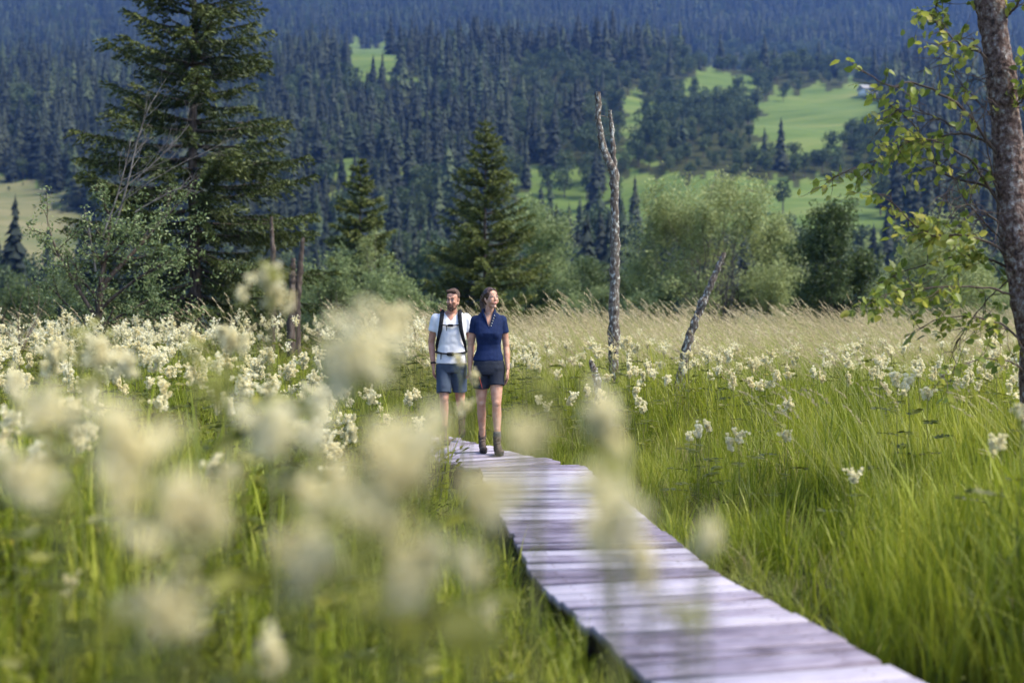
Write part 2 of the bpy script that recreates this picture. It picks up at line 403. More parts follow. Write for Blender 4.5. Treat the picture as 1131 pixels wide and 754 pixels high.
for i in range(2):
    c, t = far_spruce(19, rng.uniform(7.5, 9.0), 9, ragged=.3); fv.append((c, t, 'larch'))
FAR = []
for c, t, m in fv:
    cm = c.mesh('tree_crown', M[m]); tm = t.mesh('tree_trunk', M['bark'])
    both = MB(); 
    for s_ in (c, t):
        for k in (3, 4):
            pass
    # joined crown + trunk for the uncounted forest
    jm = bpy.data.meshes.new('forest_tree')
    import bmesh
    bm = bmesh.new(); bm.from_mesh(cm); nfc = len(bm.faces); bm.from_mesh(tm)
    bm.faces.ensure_lookup_table()
    for f_ in bm.faces[nfc:]: f_.material_index = 1
    bm.to_mesh(jm); bm.free(); jm.materials.append(M[m]); jm.materials.append(M['bark'])
    FAR.append((cm, tm, jm))

def gen_forest():
    X, Y, S, V = [], [], [], []
    for (d0, d1, sp) in ((215, 600, 7.8), (600, 1100, 8.8), (1100, 2150, 10.5)):
        ys = np.arange(d0, d1, sp); xs = np.arange(-1.05 * d1, 1.05 * d1, sp)
        gx, gy = np.meshgrid(xs, ys)
        gx = gx + rng.uniform(-.48, .48, gx.shape) * sp; gy = gy + rng.uniform(-.48, .48, gy.shape) * sp
        k = np.abs(gx) < .55 * gy + 30
        X.append(gx[k]); Y.append(gy[k])
    x = np.concatenate(X); y = np.concatenate(Y); z = ground_z(x, y)
    px, py = proj(x, y, z)
    l = land(px, py, y)
    keep = (l == 0)
    # a few lone trees and shrub belts inside the pastures
    keep |= (l == .55) & (rng.uniform(0, 1, x.shape) < .010)
    low = (l == 1.0) & (rng.uniform(0, 1, x.shape) < .10)
    keep |= low
    # flat valley bottom: only groups of trees
    g = (y < 330) & (np.sin(x * .05 + 1) + np.sin(y * .07 + x * .02) < -.2); keep &= ~g
    # natural thinning
    keep &= rng.uniform(0, 1, x.shape) > .08
    # broadleaf belts
    zone = ((px > 560) & (px < 985) & (py > 70) & (py < 300))
    pb = np.where(zone, .72, .10); pb = np.where((px > 690) & (px < 960) & (py > 85) & (py < 262), .95, pb)
    pb = np.where((px > 800) & (px < 930) & (py < 120) & (py > 60), .95, pb); belt = (px > 740) & (px < 985) & (py > 146) & (py < 200)
    pb = np.where((py > 285), .55, pb)
    nz = np.sin(x * .031 + y * .017) + np.sin(y * .043 - x * .012)
    pb = np.clip(pb + .5 * (nz > .95), 0, 1)
    isb = rng.uniform(0, 1, x.shape) < pb
    s = 1.2 * (.45 + .95 * rng.beta(2.2, 2.2, x.shape)) * np.where(y < 420, .78, 1) * (1 + .2 * np.sin(x * .06) * np.sin(y * .05)) * np.where(isb & zone, .85, 1)
    s = np.where(low, rng.uniform(.12, .3, x.shape), s); s = np.where(belt, s * .72, s)
    isb = np.where(low, True, isb)
    big = low & (rng.uniform(0, 1, x.shape) < .05); s = np.where(big, .8, s)
    v = np.where(isb, rng.integers(5, 9, x.shape), rng.integers(0, 5, x.shape))
    lar = (~isb) & (rng.uniform(0, 1, x.shape) < np.where(np.sin(x * .023 + 2) * np.sin(y * .019) > .3, .5, .08)); v = np.where(lar, rng.integers(9, 11, x.shape), v)
    return [a[keep] for a in (x, y, z, s, v, px, py, isb)]
fx, fy, fz, fs, fvv, fpx, fpy, fb = gen_forest()
print('forest trees', len(fx))
inframe = (fpx > -10) & (fpx < 1141) & (fpy - fs * 20 * F / fy < 330)
size = np.where(inframe & (fpy < 345), fs * 18 * F / fy, 0)
# frontmost/largest 260 are individuals (spruce 200, broadleaf 60 roughly as they come)
order = np.argsort(-size)
ind = np.zeros(len(fx), bool); ind[order[:260]] = True
ns = nb = 0
for i in np.nonzero(ind)[0]:
    cm, tm, jm = FAR[fvv[i]]
    b = 5 <= fvv[i] < 9
    t = empty('broadleaf_tree' if b else 'spruce_tree', (fx[i], fy[i], fz[i]), rng.uniform(0, 6.28)); t.scale = (fs[i],) * 3
    if fpx[i] < 380: side = 'left'
    elif fpx[i] < 760: side = 'middle'
    else: side = 'right'
    if b: tag(t, f'distant rounded broadleaf tree at the foot of the forested slope, {side} third of the photo', 'tree', f'broadleaf trees at the foot of the slope, {side}')
    else: tag(t, f'distant dark pointed spruce at the foot of the forested slope, {side} third of the photo', 'tree', f'spruces at the foot of the slope, {side}')
    link('crown', cm, t); link('trunk', tm, t)
rest = ~ind; nr = rest.sum()
rot = np.zeros((nr, 3)); rot[:, 2] = rng.uniform(0, 6.28, nr)
scl = np.stack([fs[rest] * rng.uniform(.85, 1.15, nr)] * 2 + [fs[rest] * rng.uniform(.9, 1.15, nr)], -1)
scatter('forest', np.stack([fx, fy, fz], -1)[rest], rot, scl, fvv[rest], [f[2] for f in FAR],
        'dense dark blue-green forest of spruces covering the mountainside', 'forest')

# farmhouse on the upper pasture
def farmhouse():
    d = 800.; p = at(957, 104, d); z = float(ground_z(p.x, d))
    h = empty('farmhouse', (p.x, d, z), R(12))
    tag(h, 'tiny white farmhouse with grey roof on the upper right pasture', 'house')
    w = MB(); box(w, (0, 0, 2.2), (11, 8, 5.4)); w.build('wall', flat('plaster', (.8, .8, .78)), h)
    rf = MB(); 
    rf.add([(-6.2,-5,4.7),(6.2,-5,4.7),(6.2,0,8),(-6.2,0,8),(6.2,5,4.7),(-6.2,5,4.7),(-6.2,-5,4.5),(6.2,-5,4.5),(6.2,5,4.5),(-6.2,5,4.5)],
           [(0,1,2,3),(3,2,4,5),(9,8,7,6),(6,7,1,0),(8,9,5,4)])
    rf.add([(-6.2,-5,4.7),(-6.2,5,4.7),(-6.2,0,8),(6.2,-5,4.7),(6.2,5,4.7),(6.2,0,8)], [(0,2,1),(3,4,5)])
    rf.build('roof', flat('roof_grey', (.25,.24,.25)), h)
    for i in range(3):
        wn = MB(); box(wn, (-3.3 + i * 3.3, -4.03, 2.6), (1.2, .1, 1.3)); wn.build('window', flat('dark_glass', (.05,.06,.07), .2), h)
farmhouse()

# ------------------------------------------------------------------ near / middle trees
def spruce(name, x, y, h, w, label, nwh=30, sparse=1.0, seed=1, z0=.1, tuft=.09, droop=.35, fill=1.0, mat='needle', skip=None):
    global rng
    rng = np.random.default_rng(seed)
    root = empty(name, (x, y, float(ground_z(x, y))))
    tr = MB(); crown = MB()
    zz = np.linspace(-.3, h, 14); P = np.stack([np.sin(zz * .8) * .02 * h / 10, np.cos(zz * .7) * .02 * h / 10, zz], -1)
    tube(tr, P, np.interp(zz, [-.3, 0, .3, h], [.021 * h, .017 * h, .0135 * h, .012]), 10, rough=.06)
    C, D, S = [], [], []
    for i in range(nwh):
        t = (i + rng.uniform(-.3, .3)) / nwh; z = h * (z0 + (1 - z0) * t)
        Lm = w / 2 * (1 - t) ** .78 * 1.02 + .12
        nb = int(rng.integers(6, 9)) if t < .9 else 5
        for b in range(nb):
            a = rng.uniform(0, 6.28) if rng.uniform() < .25 else b / nb * 6.28 + i * 1.1 + rng.uniform(-.2, .2)
            L_ = Lm * (rng.uniform(.66, 1.12) if rng.uniform() > .15 else .5)
            if skip and skip(a, t): L_ *= .3
            rise = .35 * t + .05 - droop * (1 - t)
            q = curve_pts((0, 0, z), (math.cos(a), math.sin(a), rise - .10), L_, 8, (0, 0, .55 * (1 - t * .5)), .03)
            if L_ > .25: tube(tr, q, np.linspace(.018 * min(L_, 2.2) + .003, .003, 9), 4, cap=False)
            m = int(L_ / .05 * fill)
            for j in range(m):
                s = (j + rng.uniform(0, 1)) / m
                if s < .16 and rng.uniform() < .75: continue
                k = s * 8; i0 = min(int(k), 7); pt = q[i0] + (q[i0 + 1] - q[i0]) * (k - i0)
                dd = q[i0 + 1] - q[i0]; dd /= np.linalg.norm(dd)
                side = np.cross(dd, (0, 0, 1)) * (1 if j % 2 else -1)
                l2 = (.12 + .55 * min(L_, 2.6) / 2.6 * math.sin(math.pi * min(1, (1.08 - s)) ** .8)) * rng.uniform(.5, 1.15) * .8
                ds = side * .8 + dd * .75 + np.array([0, 0, rng.uniform(-.55, .08)]); ds /= np.linalg.norm(ds)
                nt = max(3, int(l2 / (tuft * .30)))
                u = (np.arange(nt) + rng.uniform(0, 1, nt)) / nt
                sag = np.stack([0 * u, 0 * u, -.35 * l2 * u * u], -1)
                C.append(pt + ds * l2 * u[:, None] + sag + rng.normal(0, .012, (nt, 3)))
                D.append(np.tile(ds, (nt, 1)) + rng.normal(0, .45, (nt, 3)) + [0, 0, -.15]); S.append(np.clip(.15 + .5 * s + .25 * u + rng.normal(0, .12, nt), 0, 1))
            # pendulous tip
    C = np.concatenate(C); D = np.concatenate(D); S = np.concatenate(S); D /= np.linalg.norm(D, axis=1, keepdims=True)
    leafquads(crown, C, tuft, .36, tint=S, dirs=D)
    tag(root, label, 'tree')
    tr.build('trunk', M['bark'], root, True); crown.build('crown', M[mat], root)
    print(name, len(C))
    return root

spruce('spruce_tree', (215 - CX) / F * 30, 30, 13.6, 7.6, 'tall dark green spruce with layered drooping branches, left of the hikers', 36, seed=11, tuft=.14, fill=1.45, z0=.12, droop=.42)
spruce('spruce_tree', (536 - CX) / F * 50, 50, 10.5, 6.6, 'bushy mid-green conical spruce standing behind the two hikers', 36, seed=12, tuft=.18, z0=.04, droop=.15, fill=1.3, mat='needle_light')
spruce('spruce_tree', (398 - CX) / F * 60, 60, 10.2, 6.0, 'smaller loose spruce behind the willow bushes, between the tallest spruce and the hikers', 32, seed=13, tuft=.23, z0=.05, droop=.3, fill=1.4, mat='needle_light')

def grow(tr, tips, p, d, L_, r, depth, nseg=6, spread=.7, kids=(2, 4), up=.25, jit=.09, lenf=.68, tint=.5):
    q = curve_pts(p, d, L_, nseg, (0, 0, up), jit)
    tube(tr, q, np.linspace(r, r * .45, nseg + 1), 5 if r < .02 else 7, cap=False, rough=.05 if r > .03 else 0)
    tips.append((q, r, depth))
    if depth == 0: return
    for k in range(int(rng.integers(kids[0], kids[1] + 1))):
        i = int(rng.integers(max(1, nseg // 3), nseg + 1)); dd = q[i] - q[i - 1]; dd /= np.linalg.norm(dd)
        nd = dd + rng.normal(0, spread, 3) * [1, 1, .7]
        grow(tr, tips, q[i], nd, L_ * lenf * rng.uniform(.7, 1.15), r * (.5 if i < nseg else .42), depth - 1, max(4, nseg - 1), spread, kids, up, jit, lenf)

def leafy(name, x, y, h, w, label, mat, bark, seed, stems=5, leaf=.12, n=9000, lobes=11, z0=.12, gap=.5, cat='tree', group=None, aspect=.45, r0=.05, top=1.0, stemw=.35, shell=.35, lob=1.0):
    """multi-stemmed tree or bush: limbs plus leaf clumps filling uneven lobes"""
    global rng
    rng = np.random.default_rng(seed)
    root = empty(name, (x, y, float(ground_z(x, y)))); tr = MB(); cr = MB(); C = []
    LB = []
    for i in range(lobes):
        t = (i + rng.uniform(0, 1)) / lobes; z = h * (z0 + (top - .12 - z0) * t)
        a = rng.uniform(0, 6.28); prof = math.sin(math.pi * min(1, .18 + .75 * t)) ** .6
        rad = w / 2 * prof * rng.uniform(.3, .75); rl = (w if w < 8 else 6.5) * rng.uniform(.10, .21) * lob
        LB.append((np.array([math.cos(a) * rad, math.sin(a) * rad, z]), rl))
    for i, (c, rl) in enumerate(LB):
        s = rng.normal(0, .12 * w * stemw, 3) * [1, 1, 0]
        nn = 7; tt = np.linspace(0, 1, nn + 1)[:, None]
        end = c + rng.normal(0, .2, 3) * rl
        q = s * (1 - tt) + end * tt; q[:, :2] -= (end - s)[None, :2] * .45 * (tt * (1 - tt)) * 1.6; q += rng.normal(0, .015 * h, q.shape) * (tt * (1 - tt)) * 2
        q[0, 2] = -.2
        tube(tr, q, np.linspace(r0, r0 * .18, nn + 1), 5, cap=False)
        for k in range(9):
            j = int(rng.integers(3, nn + 1)); e = q[j] + rand_dirs(1)[0] * rl * .9 + [0, 0, rl * .3]
            g = curve_pts(q[j], e - q[j], np.linalg.norm(e - q[j]), 4, (0, 0, .2), .1)
            tube(tr, g, np.linspace(r0 * .2, r0 * .05, 5), 4, cap=False)
        m = int(n / lobes * (rl / (w * .16)) ** 1.3) if w < 8 else int(n / lobes * rng.uniform(.5, 1.5))
        # clumps inside the lobe
        nc = 16; cc = c + rand_dirs(nc) * rl * (rng.uniform(0, 1, (nc, 1)) ** shell) * [1, 1, 1.15]
        pick = rng.integers(0, nc, m); pts = cc[pick] + rng.normal(0, 1, (m, 3)) * rl * gap * .45
        C.append(pts)
    C = np.concatenate(C); C = C[C[:, 2] > .05]
    tt = np.clip(rng.uniform(0, .8, len(C)) + .2 * (C[:, 2] / h), 0, 1)
    leafquads(cr, C, leaf, aspect, up=.6, tint=tt)
    tag(root, label, cat, group)
    tr.build('trunk' if cat == 'tree' else 'stems', M[bark], root, True); cr.build('crown' if cat == 'tree' else 'foliage', M[mat], root)
    return root
def LX(px, d): return (px - CX) / F * d
def TH(py, d): return CAMZ + (HY - py) / F * d        # height of something whose top is seen at py

leafy('broadleaf_tree', LX(785, 62), 62, TH(186, 62), 12.8, 'large airy yellow-green tree right of the tall bare snag', 'airy', 'greybark', 21, leaf=.19, n=46000, lobes=60, gap=.6, z0=.1, r0=.07)
leafy('broadleaf_tree', LX(922, 52), 52, TH(218, 52), 4.2, 'dark green upright tree behind the grass, left of the birch', 'darkleaf', 'bark', 22, leaf=.17, n=20000, lobes=20, gap=.6, z0=.12)
leafy('broadleaf_tree', LX(1045, 48), 48, TH(235, 48), 5.6, 'pale loose willow tree seen through the birch twigs', 'airy', 'greybark', 23, leaf=.16, n=16000, lobes=18, gap=.7, z0=.1)
leafy('broadleaf_tree', LX(600, 85), 85, TH(215, 85), 7.5, 'grey-green rounded tree behind the bushy spruce', 'willow', 'bark', 24, leaf=.26, n=18000, lobes=18, gap=.55)
leafy('birch_tree', LX(412, 54), 54, TH(236, 54), 2.1, 'slender pale young birch in front of the smaller loose spruce', 'airy', 'greybark', 25, leaf=.10, n=2600, lobes=12, gap=.6, z0=.3, r0=.035)
bushes = [(372,46,280,5.4,'willow'),(440,44,298,4.4,'willow'),(340,52,300,3.6,'willow'),(478,36,334,2.4,'willow'),(412,50,300,4.2,'willow'),
  (640,80,285,6.5,'darkleaf'),(690,78,300,6.5,'darkleaf'),(655,66,322,4.6,'willow'),(600,70,312,4.0,'darkleaf'),(725,60,318,4.2,'willow'),(880,60,322,4.5,'willow'),(990,56,306,4.5,'willow'),
  (1085,60,300,5.5,'willow'),(25,75,318,7,'darkleaf'),(75,80,312,7,'darkleaf'),(130,78,322,6,'darkleaf'),(-30,75,305,7,'darkleaf'),(180,85,322,7,'darkleaf'),(270,66,326,5,'darkleaf'),(300,60,318,4,'darkleaf'),(1150,62,290,6,'willow'),(840,58,300,4.6,'airy'),(560,68,335,4,'willow')]
bl = ['bushy pale willow behind the meadow, directly right of the twin broken stumps','pale willow bush just left of the man\'s head','low willow bush left of the smaller loose spruce base',
 'small pale bush whose top shows beside the man\'s head','rounded willow bush under the slender young birch','dark round bush left of the tall bare snag','dark round bush behind the tall bare snag','low pale bush left of the tall bare snag foot',
 'dark bush right of the bushy spruce base','low pale bush right of the tall bare snag','low bush between the airy tree and the dark upright tree','pale bush right of the dark upright tree','pale bush behind the birch trunk',
 'dark bush at the far left edge of the meadow','dark bush behind the half-bare grey tree','dark bush right of the half-bare grey tree trunk','dark bush just outside the left edge','dark bush behind the tall spruce trunk, left side','dark bush behind the tall spruce trunk, right side','dark low bush beside the twin broken stumps','pale bush at the far right edge','pale bush under the right side of the airy tree','low pale bush right of the woman']
for i, ((px, d, ty, w, m), lb) in enumerate(zip(bushes, bl)):
    leafy('bush', LX(px, d), d, TH(ty, d), w, lb, m, 'twig', 40 + i, leaf=.15 * (1 if d < 60 else 1.4), n=9500, lobes=13, gap=.5, z0=.1, cat='bush', r0=.03, shell=.5, aspect=.4)

# ------------------------------------------------------------------ dead trees
def snag(name, pts, rad, label, extra=(), spikes=0, mat='deadbark', seed=3):
    global rng
    rng = np.random.default_rng(seed)
    root = empty(name, tuple(pts[0])); o0 = np.array(pts[0], float)
    mb = MB(); P = np.array([np.array(p, float) - o0 for p in pts])
    # resample with knobbles
    t = np.linspace(0, len(P) - 1, 46); Q = np.stack([np.interp(t, range(len(P)), P[:, k]) for k in range(3)], -1)
    Q += rng.normal(0, 1, Q.shape) * .006; rr = np.interp(t, range(len(rad)), rad) * (1 + .10 * rng.standard_normal(46))
    tube(mb, Q, rr, 11, rough=.09)
    mb.build('trunk', M[mat], root, True)
    for br, r in extra:
        b = MB(); B = np.array([np.array(p, float) - o0 for p in br]); t = np.linspace(0, len(B) - 1, 16)
        Q = np.stack([np.interp(t, range(len(B)), B[:, k]) for k in range(3)], -1) + rng.normal(0, .004, (16, 3))
        tube(b, Q, np.linspace(r, r * .6, 16) * (1 + .12 * rng.standard_normal(16)), 9, rough=.09); b.build('branch', M[mat], root, True)
    if spikes:
        b = MB()
        for i in range(spikes):
            k = rng.integers(1, len(P)); f = rng.uniform(); p = P[k - 1] + (P[k] - P[k - 1]) * f
            a = rng.uniform(0, 6.28); tube(b, curve_pts(p, (math.cos(a), math.sin(a) * .6, rng.uniform(-.2, .6)), rng.uniform(.05, .28), 4, (0, 0, -.2), .15), np.linspace(.008, .002, 5), 4)
        b.build('twig_stubs', M['greybark'], root)
    tag(root, label, 'dead tree'); return root
def W(px, py, d): return at(px, py, d)
d = 16
snag('dead_tree', [(LX(680,d),d,-.1), W(678,372,d), W(679,300,d), W(679,240,d), W(678,190,d), W(666,165,d), W(661,135,d), W(660,102,d)],
     [.088,.075,.066,.062,.057,.053,.045,.038], 'tall bare forked snag with lichen-spotted bark, right of the hikers',
     extra=[([W(678,190,d), W(677,165,d), W(675,140,d), W(673,122,d)], .045)], spikes=14, seed=31)
d = 15
snag('dead_tree', [(LX(741,d),d,-.1), W(754,405,d), W(762,370,d), W(776,335,d), W(789,305,d), W(799,280,d)],
     [.070,.060,.052,.05,.042,.032], 'short bare trunk leaning right in the tall grass', spikes=10, seed=32)
d = 14
snag('tree_stump', [(LX(664,d),d,-.1), W(660,420,d), W(656,408,d), W(652,398,d)], [.06,.05,.04,.015], 'small reddish broken stump among the flowers left of the leaning trunk', spikes=2, seed=33)
d = 24
snag('dead_tree', [(LX(321,d),d,-.1), W(322,345,d), W(323,310,d), W(324,285,d)], [.10,.08,.075,.05], 'shorter left one of the twin broken dark trunks by the tall spruce', spikes=4, mat='bark', seed=34)
snag('dead_tree', [(LX(326,d),d+.3,-.1), W(328,345,d+.3), W(331,300,d+.3), W(335,262,d+.3)], [.09,.075,.065,.035], 'taller right one of the twin broken dark trunks by the tall spruce', spikes=4, mat='bark', seed=35)
d = 26
snag('dead_tree', [(LX(300,d),d,-.1), W(301,320,d), W(302,280,d), W(300,240,d)], [.08,.07,.06,.03], 'thin dark dead trunk touching the tall spruce on its right', spikes=8, mat='bark', seed=36)

# half-bare grey tree on the left
def half_bare(d=20.):
    global rng
    rng = np.random.default_rng(5)
    b0 = np.array([LX(103, d), d, 0.]); root = empty('willow_tree', tuple(b0)); tr = MB(); tips = []; dead = MB(); dt = []
    def limb(px0, py0, px1, py1, r, depth, mb, tl, dy=0, n=7, kids=(3,4), spread=.5):
        p = np.array(at(px0, py0, d)) - b0; e = np.array(at(px1, py1, d)) - b0 + [0, dy, 0]
        L_ = np.linalg.norm(e - p); q = curve_pts(p, e - p, L_, n, (0, 0, .05), .05); q += (e - q[-1]) * np.linspace(0, 1, n + 1)[:, None]
        tube(mb, q, np.linspace(r, r * .4, n + 1), 8, cap=False, rough=.06); tl.append((q, r, depth))
        for k in range(int(rng.integers(kids[0], kids[1] + 1)) * 2):
            i = int(rng.integers(2, n + 1)); dd = (q[i] - q[i - 1]); dd /= np.linalg.norm(dd)
            grow(mb, tl, q[i], dd + rng.normal(0, spread, 3), L_ * rng.uniform(.22, .42), r * .32, depth, 5, .6, (2, 3), .2, .12)
    limb(103, 455, 108, 330, .10, 0, tr, tips, 0); limb(108, 335, 118, 240, .055, 1, tr, tips, .2)
    limb(106, 350, 66, 265, .04, 1, tr, tips, -.3); limb(110, 320, 175, 240, .045, 1, tr, tips, .4)
    limb(108, 345, 195, 290, .035, 1, tr, tips, -.5); limb(110, 360, 160, 330, .03, 1, tr, tips, .3); limb(104, 370, 55, 320, .03, 1, tr, tips, .2)
    limb(112, 290, 150, 262, .04, 1, tr, tips, -.4)
    limb(114, 262, 142, 150, .035 * .5, 1, dead, dt, .2, spread=.4); limb(128, 250, 170, 115, .04 * .5, 1, dead, dt, -.1, spread=.4); limb(132, 215, 205, 135, .028 * .5, 1, dead, dt, .3, spread=.4)
    limb(125, 240, 178, 175, .028 * .5, 1, dead, dt, -.3, spread=.4); limb(140, 220, 232, 165, .02 * .5, 1, dead, dt, .1, spread=.35); limb(106, 300, 92, 235, .022, 0, dead, dt, .1)
    limb(150,235,205,205,.018,1,dead,dt,.1,spread=.3)
    tr.build('trunk', M['bark'], root, True); dead.build('bare_branches', M['deadgrey'], root, True)
    C = []
    for q, r, dp in tips:
        if r > .04: continue
        for k in range(24): 
            i = rng.uniform(.3, 1) * (len(q) - 1); j = min(int(i), len(q) - 2); C.append(q[j] + (q[j + 1] - q[j]) * (i - j) + rng.normal(0, .05, 3))
    # lower leafy mass
    for (px, py, s, n) in ((75,300,.35,380),(60,345,.35,300),(150,275,.35,420),(190,250,.3,300),(175,310,.45,520),(130,345,.45,420),(200,330,.35,300),(105,270,.25,150),(150,240,.25,160),(95,355,.3,200)):
        c = np.array(at(px, py, d)) - b0
        cc = c + rng.normal(0, s, (24, 3)); n = int(n * .55); C += list(cc[rng.integers(0, 24, n)] + rng.normal(0, .07, (n, 3)))
        for k in range(14): tube(tr, [(.0, 0, 0), (0, 0, .001)], .001, 3) if False else None
    lf = MB(); leafquads(lf, np.array(C), .062, .5, up=.4, six=True)
    lf.build('leaves', M['greyleaf'], root)
    tag(root, 'half-bare willow with grey dead top branches in front of the tall spruce', 'tree')
half_bare()

# bare twiggy shrub at left edge
def twiggy(px, d, ty, label, seed, n=9, mat='twig'):
    global rng
    rng = np.random.default_rng(seed)
    root = empty('bare_shrub', (LX(px, d), d, 0)); tr = MB(); tips = []; h = TH(ty, d)
    for k in range(n): grow(tr, tips, rng.normal(0, .1, 3) * [1, 1, 0], (rng.normal(0, .35), rng.normal(0, .35), 1), h * rng.uniform(.4, .62), .014, 2, 6, .4, (2, 3), .1, .08)
    tr.build('branches', M[mat], root); tag(root, label, 'shrub')
twiggy(2, 18, 300, 'leafless grey twiggy shrub at the left edge', 61)
twiggy(250, 26, 330, 'leafless grey shrub right of the tall spruce trunk', 62, 6)

# ------------------------------------------------------------------ birch on the right
def birch(d=8.6):
    global rng
    rng = np.random.default_rng(9)
    b0 = np.array([LX(1158, d), d, 0.]); root = empty('birch_tree', tuple(b0)); tr = MB()
    path = [(1156, 560), (1150, 480), (1146, 400), (1136, 340), (1126, 280), (1116, 220), (1110, 150), (1104, 80), (1093, 20), (1078, -40), (1062, -110), (1050, -180)]
    P = np.array([np.array(at(a, b, d)) - b0 for a, b in path]); P = np.vstack([[0, 0, -.15], P])
    t = np.linspace(0, len(P) - 1, 120); Q = np.stack([np.interp(t, range(len(P)), P[:, k]) for k in range(3)], -1)
    Q[:, 0] += np.sin(t * 2.1) * .008
    rad = np.interp(t, [0, 2, 5, 9, 12], [.15, .128, .118, .098, .08]) * (1 + .05 * np.sin(t * 5) + .03 * rng.standard_normal(120))
    tube(tr, Q, rad, 22, rough=.035); tr.build('trunk', M['birchbark'], root, True)
    br = MB(); lv = MB(); C = []; D = []
    def branch(pts, r, dy, leaves=(.25, 1), nt=14, hang=.25, dead=False, lc=9):
        q0 = np.array([np.array(at(a, b, d + dy * i / (len(pts) - 1))) - b0 for i, (a, b) in enumerate(pts)])
        t = np.linspace(0, len(q0) - 1, 26); q = np.stack([np.interp(t, range(len(q0)), q0[:, k]) for k in range(3)], -1)
        # round the corners
        for _ in range(2): q[1:-1] = (q[:-2] + 2 * q[1:-1] + q[2:]) / 4
        q[1:-1] += rng.normal(0, .004, q[1:-1].shape)
        tube(br, q, np.linspace(r, .0022, 26), 6, cap=False)
        for k in range(nt):
            s = rng.uniform(leaves[0], 1); i = int(s * 24); dd = q[i + 1] - q[i]; dd /= np.linalg.norm(dd)
            nd = dd * .6 + rng.normal(0, .6, 3); nd[2] -= hang
            tw = curve_pts(q[i], nd, rng.uniform(.12, .42) * (1.15 - .4 * s), 6, (0, 0, -.5 * hang), .16)
            tube(br, tw, np.linspace(.0035, .0011, 7), 4, cap=False)
            if dead: 
                for m in range(2):
                    j = int(rng.integers(1, 6)); tube(br, curve_pts(tw[j], rng.normal(0, 1, 3), rng.uniform(.05, .16), 4, (0, 0, -.3), .2), np.linspace(.002, .0008, 5), 3, cap=False)
                continue
            for m in range(int(rng.integers(lc // 2, lc + 1))):
                j = int(rng.integers(1, 7)); j = min(j, 6)
                C.append(tw[j] + rng.normal(0, .018, 3)); v = rng.normal(0, .7, 3); v[2] -= .45; v[0] -= .15; D.append(v)
    branch([(1112,190),(1085,150),(1062,120),(1030,100),(1000,90),(985,100),(958,85),(940,72)], .012, -.4, (.2, 1), 26, .2, lc=5)
    branch([(1115,225),(1088,205),(1040,195),(1010,140),(985,118),(960,112)], .012, .3, (.2,1), 22, .3, lc=8)
    branch([(1120,250),(1095,215),(1075,180),(1052,165),(1015,150),(990,165),(968,160)], .013, -.2, (.25,1), 24, .3, lc=7)
    branch([(1108,175),(1080,150),(1048,148),(1020,158),(985,172),(945,184),(915,200),(895,215)], .010, .1, (.3,1), 22, .25, lc=6)
    branch([(1102,90),(1082,60),(1060,52),(1038,35),(1025,18)], .012, -.3, (.3,1), 16, .2, lc=7)
    branch([(1098,30),(1120,10),(1135,-20)], .014, -.3, (.3,1), 12, .2, lc=8)
    branch([(1080,-40),(1050,-20),(1035,0),(1028,20)], .012, .1, (.3,1), 16, .4, lc=8)
    branch([(1110,130),(1128,110),(1140,85)], .010, -.3, (.2,1), 14, .2, lc=8)
    branch([(1138,300),(1100,270),(1060,258),(1030,262),(1005,245),(985,225),(982,212)], .012, -.3, (.2,1), 26, .2, lc=8)
    branch([(1140,320),(1105,290),(1070,280),(1030,290),(995,300),(960,318)], .012, .2, (.2,1), 26, .25, lc=9)
    branch([(1140,335),(1100,318),(1060,316),(1015,318),(985,322),(960,335)], .010, -.4, (.25,1), 22, .2, lc=9)
    branch([(1144,390),(1110,360),(1075,348),(1035,352),(1000,372)], .010, -.2, (.2,1), 22, .1, lc=8)
    branch([(1144,420),(1120,400),(1090,395),(1050,405),(1030,430)], .008, -.5, (.2,1), 10, .2, lc=5)
    for pts in ([(1112,240),(1098,205),(1088,160),(1085,130),(1090,90)], [(1118,260),(1095,240),(1070,225),(1050,230)], [(1108,200),(1080,185),(1050,200),(1035,235)],
                [(1110,150),(1085,120),(1060,95),(1040,60)], [(1105,120),(1090,75),(1070,40)], [(1120,280),(1085,245),(1060,215),(1040,165)], [(1100,160),(1065,150),(1035,130),(990,120),(965,150)], [(1125,300),(1090,330),(1060,370),(1050,400)]):
        branch(pts, .007, rng.uniform(-.3, .3), (.15, 1), 14, .3, dead=True)
    br.build('branches', M['twig'], root)
    D = np.array(D); D /= np.linalg.norm(D, axis=1, keepdims=True)
    leafquads(lv, np.array(C), .072, .62, up=.5, dirs=D, six=True); lv.build('leaves', M['birchleaf'], root)
    tag(root, 'birch with flaky grey-brown trunk and sunlit leaves at the right edge', 'tree')
